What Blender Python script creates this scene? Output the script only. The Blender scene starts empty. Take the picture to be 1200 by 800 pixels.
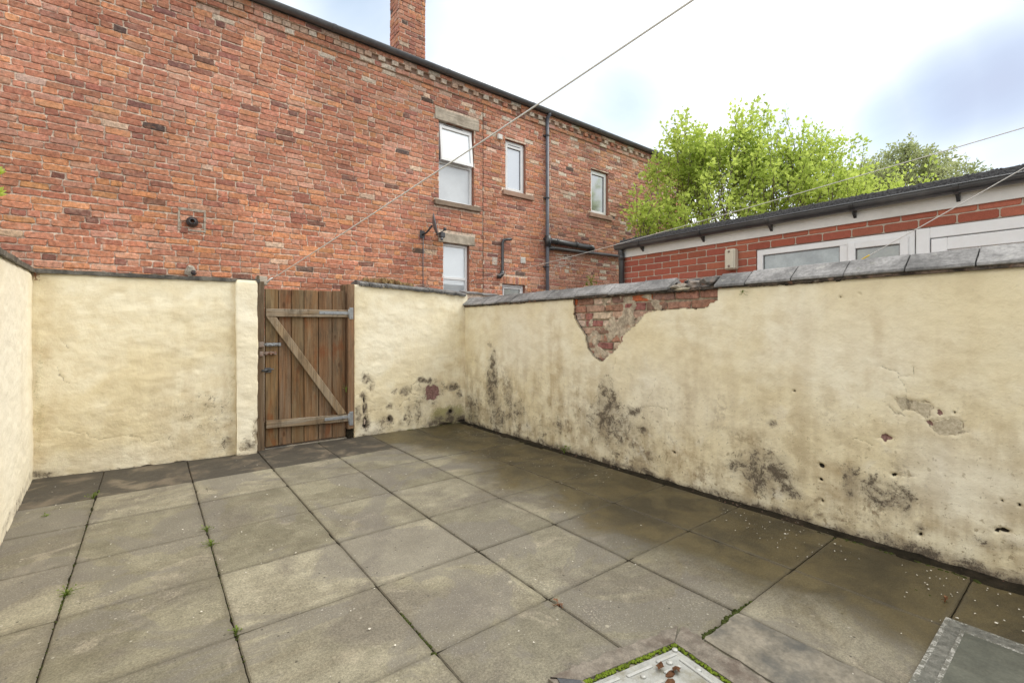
import bpy, bmesh, math, random
import numpy as np
from mathutils import Vector, Matrix

random.seed(7)
RNG = np.random.default_rng(11)
scene = bpy.context.scene
COL = scene.collection
R = math.radians

# ------------------------------------------------------------------ camera
CAM_H, YAW = 1.27, 0.662
cam_data = bpy.data.cameras.new('camera')
cam = bpy.data.objects.new('camera', cam_data)
COL.objects.link(cam)
cam.location = (0, 0, CAM_H)
cam.rotation_euler = (math.pi / 2, 0, -YAW)
cam_data.sensor_width = 36
cam_data.lens = 545 / 1200 * 36
cam_data.shift_y = -14 / 1200
cam_data.clip_start = 0.05
cam_data.clip_end = 2000
scene.camera = cam

# ------------------------------------------------------------------ exposure
scene.view_settings.view_transform = 'Standard'
scene.view_settings.look = 'None'
scene.view_settings.gamma = 1
scene.view_settings.use_curve_mapping = False
scene.view_settings.exposure = 0.86

# ------------------------------------------------------------------ sun + sky
SUN_ELEV, SUN_AZ = R(50), R(112)          # azimuth clockwise from +Y
sd = Vector((math.sin(SUN_AZ) * math.cos(SUN_ELEV), math.cos(SUN_AZ) * math.cos(SUN_ELEV), math.sin(SUN_ELEV)))
sun_data = bpy.data.lights.new('sun', 'SUN')
sun_data.energy = 1.5
sun_data.angle = R(45)
sun_data.color = (1.0, 0.955, 0.88)
sun = bpy.data.objects.new('sun', sun_data)
COL.objects.link(sun)
sun.rotation_euler = (-sd).to_track_quat('-Z', 'Y').to_euler()
sun.location = (0, 0, 30)

world = bpy.data.worlds.new('World')
scene.world = world
world.use_nodes = True
wt = world.node_tree
wt.nodes.clear()


def node(t, kind, **kw):
    n = t.nodes.new(kind)
    for k, v in kw.items():
        if k.startswith('i_'):
            n.inputs[k[2:].replace('_', ' ')].default_value = v
        else:
            setattr(n, k, v)
    return n


def build_world():
    t = wt
    L = t.links.new
    sky = node(t, 'ShaderNodeTexSky', sky_type='NISHITA', sun_disc=False, sun_elevation=SUN_ELEV, sun_rotation=SUN_AZ)
    sky.air_density = 1.2
    sky.dust_density = 0.5
    tc = node(t, 'ShaderNodeTexCoord')
    mp = node(t, 'ShaderNodeMapping')
    mp.inputs['Scale'].default_value = (1.0, 1.0, 2.2)
    L(tc.outputs['Generated'], mp.inputs['Vector'])
    nz = node(t, 'ShaderNodeTexNoise', i_Scale=2.1, i_Detail=6.0, i_Roughness=0.52, i_Distortion=0.6)
    L(mp.outputs[0], nz.inputs['Vector'])
    # openings in the cloud deck: directions with angular radius
    F = Vector((math.sin(YAW), math.cos(YAW), 0))
    Rt = Vector((math.cos(YAW), -math.sin(YAW), 0))

    def direction(x, y):
        return (F + Rt * ((x - 600) / 545) + Vector((0, 0, (386 - y) / 545))).normalized()
    gaps = [(430, -10, .22, .95), (470, 40, .12, .8), (740, 125, .17, .8), (660, 70, .16, .55), (700, 150, .1, .7), (940, 168, .16, .6), (1040, 140, .11, .85), (1110, 112, .12, 1.0),
            (1190, 85, .14, 1.0), (1270, 60, .18, 1.0), (560, -120, .25, .7), (1190, 180, .10, .6), (1000, 150, .07, .6)]
    acc = None
    for x, y, rad, v in gaps:
        d = direction(x, y)
        dt = node(t, 'ShaderNodeVectorMath', operation='DISTANCE')
        L(tc.outputs['Generated'], dt.inputs[0])
        dt.inputs[1].default_value = d
        mr = node(t, 'ShaderNodeMapRange', interpolation_type='SMOOTHSTEP')
        mr.inputs['From Min'].default_value = rad * 1.35
        mr.inputs['From Max'].default_value = 0
        mr.inputs['To Max'].default_value = v
        L(dt.outputs['Value'], mr.inputs['Value'])
        if acc is None:
            acc = mr.outputs[0]
        else:
            m = node(t, 'ShaderNodeMath', operation='MAXIMUM')
            L(acc, m.inputs[0]); L(mr.outputs[0], m.inputs[1])
            acc = m.outputs[0]
    wob = node(t, 'ShaderNodeMapRange')
    wob.inputs['From Min'].default_value = 0.36
    wob.inputs['From Max'].default_value = 0.62
    wob.inputs['To Min'].default_value = 0.85
    wob.inputs['To Max'].default_value = 1.15
    L(nz.outputs['Fac'], wob.inputs['Value'])
    ml = node(t, 'ShaderNodeMath', operation='MULTIPLY', use_clamp=True)
    L(acc, ml.inputs[0]); L(wob.outputs[0], ml.inputs[1])
    # general thin breaks all over the deck
    gen = node(t, 'ShaderNodeMapRange', interpolation_type='SMOOTHSTEP')
    gen.inputs['From Min'].default_value = 0.55
    gen.inputs['From Max'].default_value = 0.8
    gen.inputs['To Max'].default_value = 0.4
    L(nz.outputs['Fac'], gen.inputs['Value'])
    mx = node(t, 'ShaderNodeMath', operation='MAXIMUM')
    L(ml.outputs[0], mx.inputs[0]); L(gen.outputs[0], mx.inputs[1])
    # cloud brightness
    cl = node(t, 'ShaderNodeMapRange')
    cl.inputs['From Min'].default_value = 0.3
    cl.inputs['From Max'].default_value = 0.7
    cl.inputs['To Min'].default_value = 8.2
    cl.inputs['To Max'].default_value = 6.6
    L(nz.outputs['Fac'], cl.inputs['Value'])
    cc = node(t, 'ShaderNodeCombineColor')
    for i, k in enumerate((0.985, 1.0, 1.01)):
        m = node(t, 'ShaderNodeMath', operation='MULTIPLY')
        m.inputs[1].default_value = k
        L(cl.outputs[0], m.inputs[0]); L(m.outputs[0], cc.inputs[i])
    sk = node(t, 'ShaderNodeMix', data_type='RGBA')       # thin high veil over the clear sky
    sk.inputs[0].default_value = 0.72
    sk.inputs[7].default_value = (3.3, 4.05, 4.75, 1)
    L(sky.outputs[0], sk.inputs[6])
    mix = node(t, 'ShaderNodeMix', data_type='RGBA')
    L(mx.outputs[0], mix.inputs[0]); L(cc.outputs[0], mix.inputs[6]); L(sk.outputs[2], mix.inputs[7])
    belly = None
    for x, y, rad, v in [(1130, 105, .10, .8), (1185, 88, .11, .85), (1250, 70, .14, .8), (1075, 125, .07, .55), (480, -60, .2, .3)]:
        dt = node(t, 'ShaderNodeVectorMath', operation='DISTANCE')
        L(tc.outputs['Generated'], dt.inputs[0])
        dt.inputs[1].default_value = direction(x, y)
        mr = node(t, 'ShaderNodeMapRange', interpolation_type='SMOOTHSTEP')
        mr.inputs['From Min'].default_value = rad * 1.3
        mr.inputs['From Max'].default_value = 0
        mr.inputs['To Max'].default_value = v
        L(dt.outputs['Value'], mr.inputs['Value'])
        if belly is None:
            belly = mr.outputs[0]
        else:
            m = node(t, 'ShaderNodeMath', operation='MAXIMUM')
            L(belly, m.inputs[0]); L(mr.outputs[0], m.inputs[1])
            belly = m.outputs[0]
    bm_ = node(t, 'ShaderNodeMath', operation='MULTIPLY', use_clamp=True)
    L(belly, bm_.inputs[0]); L(wob.outputs[0], bm_.inputs[1])
    mix2 = node(t, 'ShaderNodeMix', data_type='RGBA')
    L(bm_.outputs[0], mix2.inputs[0]); L(mix.outputs[2], mix2.inputs[6])
    mix2.inputs[7].default_value = (2.95, 3.3, 4.25, 1)
    mix = mix2
    bg = node(t, 'ShaderNodeBackground', i_Strength=0.115)
    L(mix.outputs[2], bg.inputs['Color'])
    out = node(t, 'ShaderNodeOutputWorld')
    L(bg.outputs[0], out.inputs['Surface'])


build_world()

# ------------------------------------------------------------------ materials


class NT:
    """small node helper"""

    def __init__(self, name, rough=0.85, spec=0.25):
        self.m = bpy.data.materials.new(name)
        self.m.use_nodes = True
        self.t = self.m.node_tree
        self.b = self.t.nodes['Principled BSDF']
        self.b.inputs['Roughness'].default_value = rough
        self.b.inputs['Specular IOR Level'].default_value = spec
        self.tc = self.t.nodes.new('ShaderNodeTexCoord').outputs['Object']

    def link(self, a, b):
        self.t.links.new(a, b)

    def put(self, sock, v):
        if hasattr(v, 'is_output'):
            self.link(v, sock)
        else:
            if isinstance(v, tuple) and len(v) == 3 and sock.type == 'RGBA':
                v = v + (1,)
            sock.default_value = v

    def scaled(self, s):
        n = self.t.nodes.new('ShaderNodeMapping')
        n.inputs['Scale'].default_value = s
        self.link(self.tc, n.inputs['Vector'])
        return n.outputs[0]

    def noise(self, scale, detail=4, rough=0.55, vec=None, dist=0.0):
        n = self.t.nodes.new('ShaderNodeTexNoise')
        n.inputs['Scale'].default_value = scale
        n.inputs['Detail'].default_value = detail
        n.inputs['Roughness'].default_value = rough
        n.inputs['Distortion'].default_value = dist
        self.link(vec or self.tc, n.inputs['Vector'])
        return n.outputs['Fac']

    def voronoi(self, scale, feature='F1', vec=None):
        n = self.t.nodes.new('ShaderNodeTexVoronoi')
        n.feature = feature
        n.inputs['Scale'].default_value = scale
        self.link(vec or self.tc, n.inputs['Vector'])
        return n

    def attr(self, name, out='Color'):
        n = self.t.nodes.new('ShaderNodeAttribute')
        n.attribute_name = name
        return n.outputs[out]

    def sep(self, c):
        n = self.t.nodes.new('ShaderNodeSeparateColor')
        self.link(c, n.inputs[0])
        return n.outputs

    def sepxyz(self, c=None):
        n = self.t.nodes.new('ShaderNodeSeparateXYZ')
        self.link(c or self.tc, n.inputs[0])
        return n.outputs

    def math(self, op, a, b=0.0, clamp=False):
        n = self.t.nodes.new('ShaderNodeMath')
        n.operation = op
        n.use_clamp = clamp
        self.put(n.inputs[0], a)
        self.put(n.inputs[1], b)
        return n.outputs[0]

    def ramp(self, v, a, b, lo=0.0, hi=1.0, smooth=True):
        n = self.t.nodes.new('ShaderNodeMapRange')
        if smooth:
            n.interpolation_type = 'SMOOTHSTEP'
        n.inputs['From Min'].default_value = a
        n.inputs['From Max'].default_value = b
        n.inputs['To Min'].default_value = lo
        n.inputs['To Max'].default_value = hi
        self.link(v, n.inputs['Value'])
        return n.outputs[0]

    def mix(self, f, a, b, mode='MIX'):
        n = self.t.nodes.new('ShaderNodeMix')
        n.data_type = 'RGBA'
        n.blend_type = mode
        self.put(n.inputs[0], f)
        self.put(n.inputs[6], a)
        self.put(n.inputs[7], b)
        return n.outputs[2]

    def scale_col(self, c, f):
        n = self.t.nodes.new('ShaderNodeVectorMath')
        n.operation = 'SCALE'
        self.put(n.inputs[0], c)
        self.put(n.inputs['Scale'], f)
        return n.outputs[0]

    def bump(self, h, strength=0.4, dist=0.01):
        n = self.t.nodes.new('ShaderNodeBump')
        n.inputs['Strength'].default_value = strength
        n.inputs['Distance'].default_value = dist
        self.link(h, n.inputs['Height'])
        self.link(n.outputs[0], self.b.inputs['Normal'])

    def color(self, c):
        self.put(self.b.inputs['Base Color'], c)

    def rough(self, r):
        self.put(self.b.inputs['Roughness'], r)


def mat_brick(name, old=True):
    m = NT(name, 0.92, 0.15)
    c = m.attr('Col')
    n1 = m.noise(26, 6, 0.65)
    n2 = m.noise(150, 3, 0.7)
    f = m.math('MULTIPLY', m.ramp(n1, .25, .75, .58 if old else .9, 1.36 if old else 1.08), m.ramp(n2, .25, .75, .8 if old else .85, 1.18 if old else 1.12))
    c = m.scale_col(c, f)
    if old:
        # pale lime bloom, sooty weathering, orange faces where the skin has gone
        bloom = m.math('MULTIPLY', m.ramp(m.noise(1.1, 5, .6), .42, .7, .25, 1), m.ramp(m.noise(16, 5, .65), .46, .66))
        c = m.mix(m.math('MULTIPLY', bloom, .5), c, (.56, .41, .32))
        org = m.ramp(m.noise(11, 4, .6, dist=.6), .56, .7)
        c = m.mix(m.math('MULTIPLY', org, .4), c, (.49, .22, .125))
        soot = m.math('MULTIPLY', m.ramp(m.noise(1.7, 5, .6, dist=.5), .44, .72, .2, 1), m.ramp(m.noise(13, 6, .7, dist=.8), .52, .68))
        c = m.mix(m.math('MULTIPLY', soot, .85), c, (.12, .07, .055))
        big = m.ramp(m.noise(.55, 4, .55), .38, .64, .84, 1.10)
        c = m.scale_col(c, big)
        sp = m.ramp(m.noise(60, 5, .75), .58, .68)
        c = m.mix(m.math('MULTIPLY', sp, .65), c, (.10, .06, .05))
    m.color(c)
    m.bump(m.math('ADD', m.math('MULTIPLY', n1, .7), m.math('MULTIPLY', n2, .5)), .6 if old else .25, .006 if old else .002)
    return m.m


def mat_render(name):
    """old cream masonry paint over render; masks come with the mesh"""
    m = NT(name, 0.9, 0.2)
    g, p, o = m.sep(m.attr('mask_a'))[:3]
    b, h, k = m.sep(m.attr('mask_b'))[:3]
    algae, pale, low = m.sep(m.attr('mask_c'))[:3]
    nbig = m.noise(1.5, 5, .6, dist=.4)
    nmid = m.noise(7, 6, .62)
    nfine = m.noise(55, 5, .7)
    nvf = m.noise(230, 3, .7)
    streak = m.noise(1.0, 5, .6, vec=m.scaled((9, 9, 1.0)))
    trowel = m.noise(1.0, 5, .6, vec=m.scaled((3.2, 3.2, 14)))
    c = m.mix(m.ramp(nbig, .36, .64), (.77, .675, .455), (.835, .77, .59))
    c = m.mix(m.math('MULTIPLY', m.ramp(nmid, .42, .66), .45), c, (.68, .575, .37))
    c = m.mix(m.math('MULTIPLY', m.ramp(trowel, .52, .7), .15), c, (.62, .52, .34))
    # age wash: thin grey brown film, heavier low down
    film = m.math('MULTIPLY', m.ramp(m.math('ADD', m.math('MULTIPLY', nmid, .6), m.math('MULTIPLY', streak, .6)), .50, .74), m.math('ADD', m.math('MULTIPLY', low, .85), .08), True)
    c = m.mix(film, c, (.39, .305, .185))
    patch = m.math('MULTIPLY', m.ramp(m.noise(3.1, 6, .68, dist=.7), .50, .66), m.ramp(m.noise(24, 5, .7), .42, .6))
    c = m.mix(m.math('MULTIPLY', patch, m.math('ADD', m.math('MULTIPLY', low, 1.5), .04), True), c, (.27, .205, .13))
    ch = m.ramp(m.noise(5.2, 6, .66, dist=.5), .55, .68)
    c = m.mix(m.math('MULTIPLY', ch, m.math('ADD', m.math('MULTIPLY', low, .7), .12)), c, (.80, .74, .60))
    # fine pitting and specks
    sp = m.ramp(nfine, .58, .70)
    c = m.mix(m.math('MULTIPLY', sp, m.math('ADD', m.math('MULTIPLY', low, .75), .12)), c, (.27, .215, .135))
    sp2 = m.ramp(nvf, .60, .72)
    c = m.mix(m.math('MULTIPLY', sp2, m.math('ADD', m.math('MULTIPLY', low, .6), .15)), c, (.25, .20, .125))
    c = m.mix(pale, c, (.84, .79, .66))
    chip = m.math('MAXIMUM', m.ramp(m.noise(42, 4, .6), .64, .66), m.ramp(m.math('ADD', m.noise(19, 5, .6, dist=.4), m.math('MULTIPLY', low, .10)),   .715, .725))
    c = m.mix(m.math('MULTIPLY', chip, m.math('ADD', m.math('MULTIPLY', low, .9), .06), True), c, (.33, .265, .165))
    of = m.math('MULTIPLY', o, m.ramp(m.math('ADD', m.math('MULTIPLY', nmid, .5), m.math('MULTIPLY', streak, .5)), .36, .62))
    c = m.mix(m.math('MULTIPLY', of, .8), c, (.40, .27, .125))
    # paint and skim gone: grey sandy backing
    pf = m.ramp(m.math('ADD', p, m.math('MULTIPLY', m.math('SUBTRACT', nmid, .5), .9)), .42, .55)
    pc = m.mix(m.ramp(nfine, .3, .7), (.38, .32, .22), (.58, .51, .375))
    c = m.mix(pf, c, pc)
    # algae
    af = m.ramp(m.math('ADD', algae, m.math('MULTIPLY', m.math('SUBTRACT', nfine, .5), 1.1)), .35, .85)
    c = m.mix(m.math('MULTIPLY', af, .75), c, (.24, .225, .07))
    # black mould / grime: ragged clumps of specks with paint showing between
    nm2 = m.noise(13, 6, .7, dist=.6)
    nf2 = m.noise(90, 4, .75)
    gsum = m.math('ADD', m.math('MULTIPLY', g, .62), m.math('ADD', m.math('MULTIPLY', m.math('SUBTRACT', nf2, .5), 1.5), m.math('MULTIPLY', m.math('SUBTRACT', nm2, .5), 2.3)))
    gf = m.math('MULTIPLY', m.ramp(gsum, .27, .66), m.ramp(g, 0.02, .2))
    haze = m.math('MULTIPLY', m.math('MULTIPLY', m.ramp(g, .03, .75), m.ramp(nm2, .3, .62, .45, 1)), .8)
    c = m.mix(haze, c, m.mix(m.ramp(nf2, .3, .7), (.20, .165, .12), (.40, .34, .25)))
    c = m.mix(m.math('MULTIPLY', gf, .88), c, m.mix(m.ramp(nvf, .35, .65), (.045, .036, .027), (.16, .125, .09)))
    # bare brick, holes, cracks
    bf = m.ramp(m.math('ADD', b, m.math('MULTIPLY', m.math('SUBTRACT', nfine, .5), .4)), .42, .52)
    c = m.mix(bf, c, m.mix(m.ramp(nfine, .35, .65), (.15, .08, .07), (.31, .185, .16)))
    c = m.mix(m.ramp(h, .3, .6), c, (.028, .022, .016))
    c = m.mix(m.math('MULTIPLY', m.math('MULTIPLY', m.ramp(k, .45, 1.1), m.ramp(nfine, .36, .6, .25, 1)), .75), c, (.13, .10, .065))
    m.color(c)
    hh = m.math('ADD', m.math('MULTIPLY', nmid, .9), m.math('ADD', m.math('MULTIPLY', nfine, .7), m.math('MULTIPLY', trowel, .35)))
    hh = m.math('SUBTRACT', hh, m.math('MULTIPLY', pf, .25))
    m.bump(hh, .5, .011)
    return m.m


def mat_paving():
    m = NT('weathered_concrete_slabs', .85, .3)
    a = m.sep(m.attr('Col'))              # R tone, G dark strip, B hue
    x, y, z = m.sepxyz()[:3]
    n0 = m.noise(.9, 4, .6, dist=.3)
    n1 = m.noise(3.2, 6, .62, dist=.5)
    n2 = m.noise(17, 5, .65)
    n3 = m.noise(95, 4, .75)
    n4 = m.noise(330, 2, .7)
    drag = m.noise(1.0, 5, .6, vec=m.scaled((1.2, 11, 1)))
    c = m.mix(m.ramp(n1, .34, .66), (.178, .160, .108), (.264, .241, .168))
    c = m.mix(a[2], c, m.mix(m.ramp(n1, .3, .7), (.215, .194, .140), (.29, .265, .195)))
    c = m.scale_col(c, m.ramp(a[0], 0, 1, .68, 1.14, False))
    c = m.mix(m.math('MULTIPLY', m.ramp(m.noise(1.6, 6, .6, dist=.8), .48, .64), .75), c, (.135, .118, .094))
    c = m.mix(m.math('MULTIPLY', m.ramp(m.noise(2.7, 6, .66, dist=1.0), .56, .66), .5), c, (.33, .29, .215))
    c = m.mix(m.math('MULTIPLY', m.ramp(drag, .5, .72), .35), c, (.15, .125, .085))
    c = m.scale_col(c, m.ramp(n2, .25, .75, .86, 1.14))
    c = m.scale_col(c, m.ramp(n3, .25, .75, .66, 1.34))
    c = m.scale_col(c, m.ramp(n4, .3, .7, .8, 1.2))
    rg = m.ramp(m.noise(1.25, 5, .58, dist=.9), .50, .545)
    c = m.mix(m.math('MULTIPLY', rg, .55), c, (.150, .136, .115))
    c = m.mix(m.math('MULTIPLY', m.math('MULTIPLY', rg, m.ramp(m.noise(140, 3, .7), .60, .66)), .6), c, (.44, .41, .36))
    # rough worn aggregate patches
    wr = m.math('MULTIPLY', m.ramp(m.noise(2.3, 5, .65), .54, .68), m.ramp(n3, .54, .62))
    c = m.mix(m.math('MULTIPLY', wr, .6), c, (.42, .37, .29))
    # lichen discs and specks
    v = m.voronoi(9)
    sel = m.sep(v.outputs['Color'])
    ld = m.math('MULTIPLY', m.ramp(m.math('ADD', v.outputs['Distance'], m.math('MULTIPLY', n2, .12)), .17, .13), m.ramp(sel[0], .86, .9))
    c = m.mix(m.math('MULTIPLY', ld, .55), c, (.44, .40, .31))
    v2 = m.voronoi(34)
    sel2 = m.sep(v2.outputs['Color'])
    l2 = m.math('MULTIPLY', m.ramp(v2.outputs['Distance'], .2, .14), m.ramp(sel2[0], .93, .95))
    c = m.mix(m.math('MULTIPLY', l2, .6), c, (.46, .43, .36))
    l3 = m.math('MULTIPLY', m.ramp(v2.outputs['Distance'], .2, .14), m.ramp(sel2[1], .94, .96))
    c = m.mix(m.math('MULTIPLY', l3, .8), c, (.04, .035, .028))
    # damp olive film beside the long wall and in the far corner
    wetpos = m.math('ADD', m.ramp(x, 1.75, 3.05, 0, 1, False), m.ramp(y, 4.2, 5.5, 0, .35, False))
    wet = m.ramp(m.math('ADD', m.math('MULTIPLY', wetpos, 1.25), m.math('ADD', m.math('MULTIPLY', m.math('SUBTRACT', n0, .5), .9), m.math('MULTIPLY', m.math('SUBTRACT', n1, .5), .8))), .30, .80)
    wet = m.math('MULTIPLY', wet, m.ramp(x, 1.2, 2.2))
    wc = m.mix(m.ramp(n1, .35, .65), (.036, .028, .013), (.095, .072, .029))
    wc = m.scale_col(wc, m.ramp(n3, .25, .75, .75, 1.25))
    c = m.mix(m.math('MULTIPLY', wet, .9), c, wc)
    # dirt lines toward joints come from the mesh edge mask
    e = m.attr('edge', 'Fac')
    ef = m.math('MULTIPLY', m.ramp(m.math('ADD', e, m.math('MULTIPLY', m.math('SUBTRACT', n2, .5), .9)), .6, 1.05), .4)
    c = m.mix(ef, c, (.095, .08, .055))
    # black run along the gate wall
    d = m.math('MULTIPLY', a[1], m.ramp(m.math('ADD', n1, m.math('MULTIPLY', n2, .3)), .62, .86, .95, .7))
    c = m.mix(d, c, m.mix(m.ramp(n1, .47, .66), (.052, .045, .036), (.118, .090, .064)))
    m.color(c)
    m.rough(m.math('MULTIPLY', m.ramp(wet, 0, 1, .72, .38, False), m.ramp(n2, .3, .7, .9, 1.15)))
    m.bump(m.math('ADD', m.math('MULTIPLY', n3, .6), m.math('ADD', m.math('MULTIPLY', n2, .5), m.math('MULTIPLY', n4, .25))), .5, .006)
    return m.m


def mat_simple(name, col, rough=.7, spec=.3, var=.15, scale=20, bump=.0, metal=0.0, dirt=None, dirt_amt=.4):
    m = NT(name, rough, spec)
    n = m.noise(scale, 5, .6)
    n2 = m.noise(scale * 7, 3, .6)
    c = m.scale_col(col, m.math('MULTIPLY', m.ramp(n, .25, .75, 1 - var, 1 + var), m.ramp(n2, .25, .75, 1 - var * .6, 1 + var * .6)))
    if dirt:
        c = m.mix(m.math('MULTIPLY', m.ramp(m.noise(scale * .35, 6, .65), .45, .68), dirt_amt), c, dirt)
    m.color(c)
    m.b.inputs['Metallic'].default_value = metal
    if bump:
        m.bump(m.math('ADD', n, m.math('MULTIPLY', n2, .5)), bump, .006)
    return m.m


def mat_worn_line():
    m = NT('scratched_pale_line', .9, .2)
    n = m.noise(34, 6, .75)
    n2 = m.noise(120, 4, .7)
    c = m.mix(m.ramp(m.math('ADD', m.math('MULTIPLY', n, .6), m.math('MULTIPLY', n2, .4)), .47, .58), (.14, .137, .115), (.40, .39, .355))
    m.color(c)
    m.bump(n2, .4, .004)
    return m.m


def mat_wood(name, horiz=False, base=(.19, .11, .056), grey=(.245, .195, .13), red=(.175, .068, .028), greyamt=.55, redamt=.8):
    m = NT(name, .85, .2)
    tone = m.attr('Col')
    s = (7, 60, 60) if horiz else (60, 60, 2.2)
    s2 = (1.5, 14, 14) if horiz else (14, 14, 1.2)
    if horiz:
        s = (2.2, 60, 60)
    gr = m.noise(1, 6, .65, vec=m.scaled(s), dist=.6)
    gr2 = m.noise(1, 5, .6, vec=m.scaled(s2), dist=.8)
    c = m.mix(m.ramp(gr, .3, .7), tuple(v * .62 for v in base), tuple(v * 1.25 for v in base))
    c = m.mix(m.math('MULTIPLY', m.ramp(gr2, .42, .62), greyamt), c, m.mix(m.ramp(gr, .35, .65), tuple(v * .7 for v in grey), grey))
    c = m.mix(m.math('MULTIPLY', m.ramp(m.noise(3.3, 5, .6, vec=m.scaled((2.2, 2.2, .8))), .53, .66), redamt), c, red)
    c = m.mix(1.0, c, tone, 'MULTIPLY')
    # knots
    v = m.voronoi(1, vec=m.scaled((7, 7, 3.4) if not horiz else (3.4, 7, 7)))
    kn = m.ramp(m.math('ADD', v.outputs['Distance'], m.math('MULTIPLY', gr2, .12)), .20, .12)
    c = m.mix(m.math('MULTIPLY', kn, .75), c, (.07, .035, .018))
    c = m.mix(m.math('MULTIPLY', m.ramp(m.noise(1, 6, .7, vec=m.scaled((9, 9, 2.2))), .48, .68), .7), c, (.075, .055, .036))
    c = m.mix(m.math('MULTIPLY', m.ramp(m.noise(38, 5, .7), .58, .7), .4), c, (.07, .05, .03))
    m.color(c)
    m.bump(m.math('ADD', gr, m.math('MULTIPLY', gr2, .4)), .5, .004)
    return m.m


def mat_leaf(name, dark, light, trans=.45):
    m = NT(name, .55, .25)
    a = m.sep(m.attr('Col'))
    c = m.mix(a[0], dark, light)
    tr = m.t.nodes.new('ShaderNodeBsdfTranslucent')
    m.color(c)
    m.link(m.mix(.5, c, light), tr.inputs['Color'])
    mx = m.t.nodes.new('ShaderNodeMixShader')
    mx.inputs[0].default_value = trans
    m.link(m.b.outputs[0], mx.inputs[1])
    m.link(tr.outputs[0], mx.inputs[2])
    m.link(mx.outputs[0], m.t.nodes['Material Output'].inputs['Surface'])
    return m.m


def mat_glass(name, tint, refl=.35, rough=.03, var=.0):
    m = NT(name, .5, .5)
    n = m.noise(3.0, 5, .6)
    n2 = m.noise(60, 3, .6)
    c = m.scale_col(tint, m.math('MULTIPLY', m.ramp(n, .3, .7, 1 - var, 1 + var), m.ramp(n2, .3, .7, .95, 1.05)))
    m.color(c)
    gl = m.t.nodes.new('ShaderNodeBsdfGlossy')
    gl.inputs['Roughness'].default_value = rough
    gl.inputs['Color'].default_value = (.9, .93, .95, 1)
    mx = m.t.nodes.new('ShaderNodeMixShader')
    mx.inputs[0].default_value = refl
    m.link(m.b.outputs[0], mx.inputs[1])
    m.link(gl.outputs[0], mx.inputs[2])
    m.link(mx.outputs[0], m.t.nodes['Material Output'].inputs['Surface'])
    return m.m


def mat_coping(name, dark=(.115, .112, .108), light=(.25, .243, .235)):
    m = NT(name, .7, .35)
    n = m.noise(5, 6, .62, dist=.4)
    n2 = m.noise(45, 4, .65)
    n3 = m.noise(1, 5, .6, vec=m.scaled((30, 3, 30)))
    c = m.mix(m.ramp(n, .35, .68), dark, light)
    c = m.scale_col(c, m.math('MULTIPLY', m.ramp(n2, .25, .75, .72, 1.3), m.ramp(n3, .3, .7, .94, 1.06)))
    c = m.scale_col(c, m.ramp(m.sep(m.attr('Col'))[0], 0, 1, .55, 1.5, False))
    c = m.mix(m.math('MULTIPLY', m.ramp(m.noise(13, 5, .7), .6, .68), .5), c, (.36, .35, .31))
    c = m.mix(m.math('MULTIPLY', m.ramp(m.noise(9, 5, .7), .62, .72), .4), c, (.11, .12, .05))
    m.color(c)
    m.bump(m.math('ADD', n, m.math('MULTIPLY', n2, .6)), .5, .006)
    return m.m


M = {}
M['old_brick'] = mat_brick('old_red_brick', True)
M['new_brick'] = mat_brick('smooth_red_brick', False)
M['render'] = mat_render('cream_painted_render')
M['paving'] = mat_paving()
M['stone'] = mat_simple('worn_sandstone', (.43, .375, .30), .9, .2, .18, 9, .5, dirt=(.17, .14, .105), dirt_amt=.6)
M['sill_stone'] = mat_simple('sooty_sandstone_sill', (.25, .19, .14), .9, .2, .2, 9, .5, dirt=(.11, .085, .07), dirt_amt=.6)
M['sill_clean'] = mat_simple('pink_sandstone_sill', (.36, .24, .18), .9, .2, .15, 9, .4, dirt=(.2, .14, .1), dirt_amt=.4)
M['upvc'] = mat_simple('white_upvc', (.78, .79, .79), .35, .45, .03, 5, 0, dirt=(.62, .61, .57), dirt_amt=.35)
M['upvc_gasket'] = mat_simple('grey_gasket', (.16, .16, .165), .5, .3, .1, 10)
M['fascia'] = mat_simple('white_fascia_board', (.70, .70, .67), .5, .4, .05, 3, 0, dirt=(.5, .48, .42), dirt_amt=.5)
M['black_plastic'] = mat_simple('black_plastic', (.036, .038, .041), .33, .6, .25, 6, 0, dirt=(.10, .10, .097), dirt_amt=.5)
M['grey_plastic'] = mat_simple('grey_plastic_gutter', (.115, .12, .128), .45, .5, .2, 4, 0, dirt=(.16, .165, .17), dirt_amt=.4)
M['black_gutter'] = mat_simple('black_gutter_plastic', (.05, .053, .058), .3, .7, .2, 6, 0, dirt=(.13, .13, .128), dirt_amt=.5)
M['blue_grey_pipe'] = mat_simple('blue_grey_pipe', (.10, .108, .13), .45, .5, .15, 4, 0, dirt=(.16, .17, .19), dirt_amt=.4)
M['dark_metal'] = mat_simple('dark_grey_metal', (.06, .062, .066), .5, .5, .2, 30)
M['galv'] = mat_simple('galvanised_steel', (.27, .285, .30), .5, .5, .15, 30, .2, .35, dirt=(.28, .27, .25), dirt_amt=.5)
M['rusty'] = mat_simple('rusty_steel', (.25, .20, .17), .65, .4, .2, 60, .3, .2, dirt=(.18, .07, .03), dirt_amt=.8)
M['felt'] = mat_simple('roofing_felt', (.085, .085, .087), .9, .2, .55, 60, .6)
M['slate'] = mat_simple('roof_slate', (.10, .10, .11), .7, .3, .2, 6, .3)
M['soil'] = mat_simple('damp_soil', (.024, .020, .013), .95, .1, .4, 14, .9, dirt=(.06, .045, .032), dirt_amt=.5)
M['ground'] = mat_simple('bare_ground', (.10, .085, .065), .95, .1, .25, 2, .5)
M['concrete'] = mat_simple('patched_concrete', (.212, .19, .15), .9, .2, .3, 9, .8, dirt=(.085, .085, .08), dirt_amt=.9)
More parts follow.
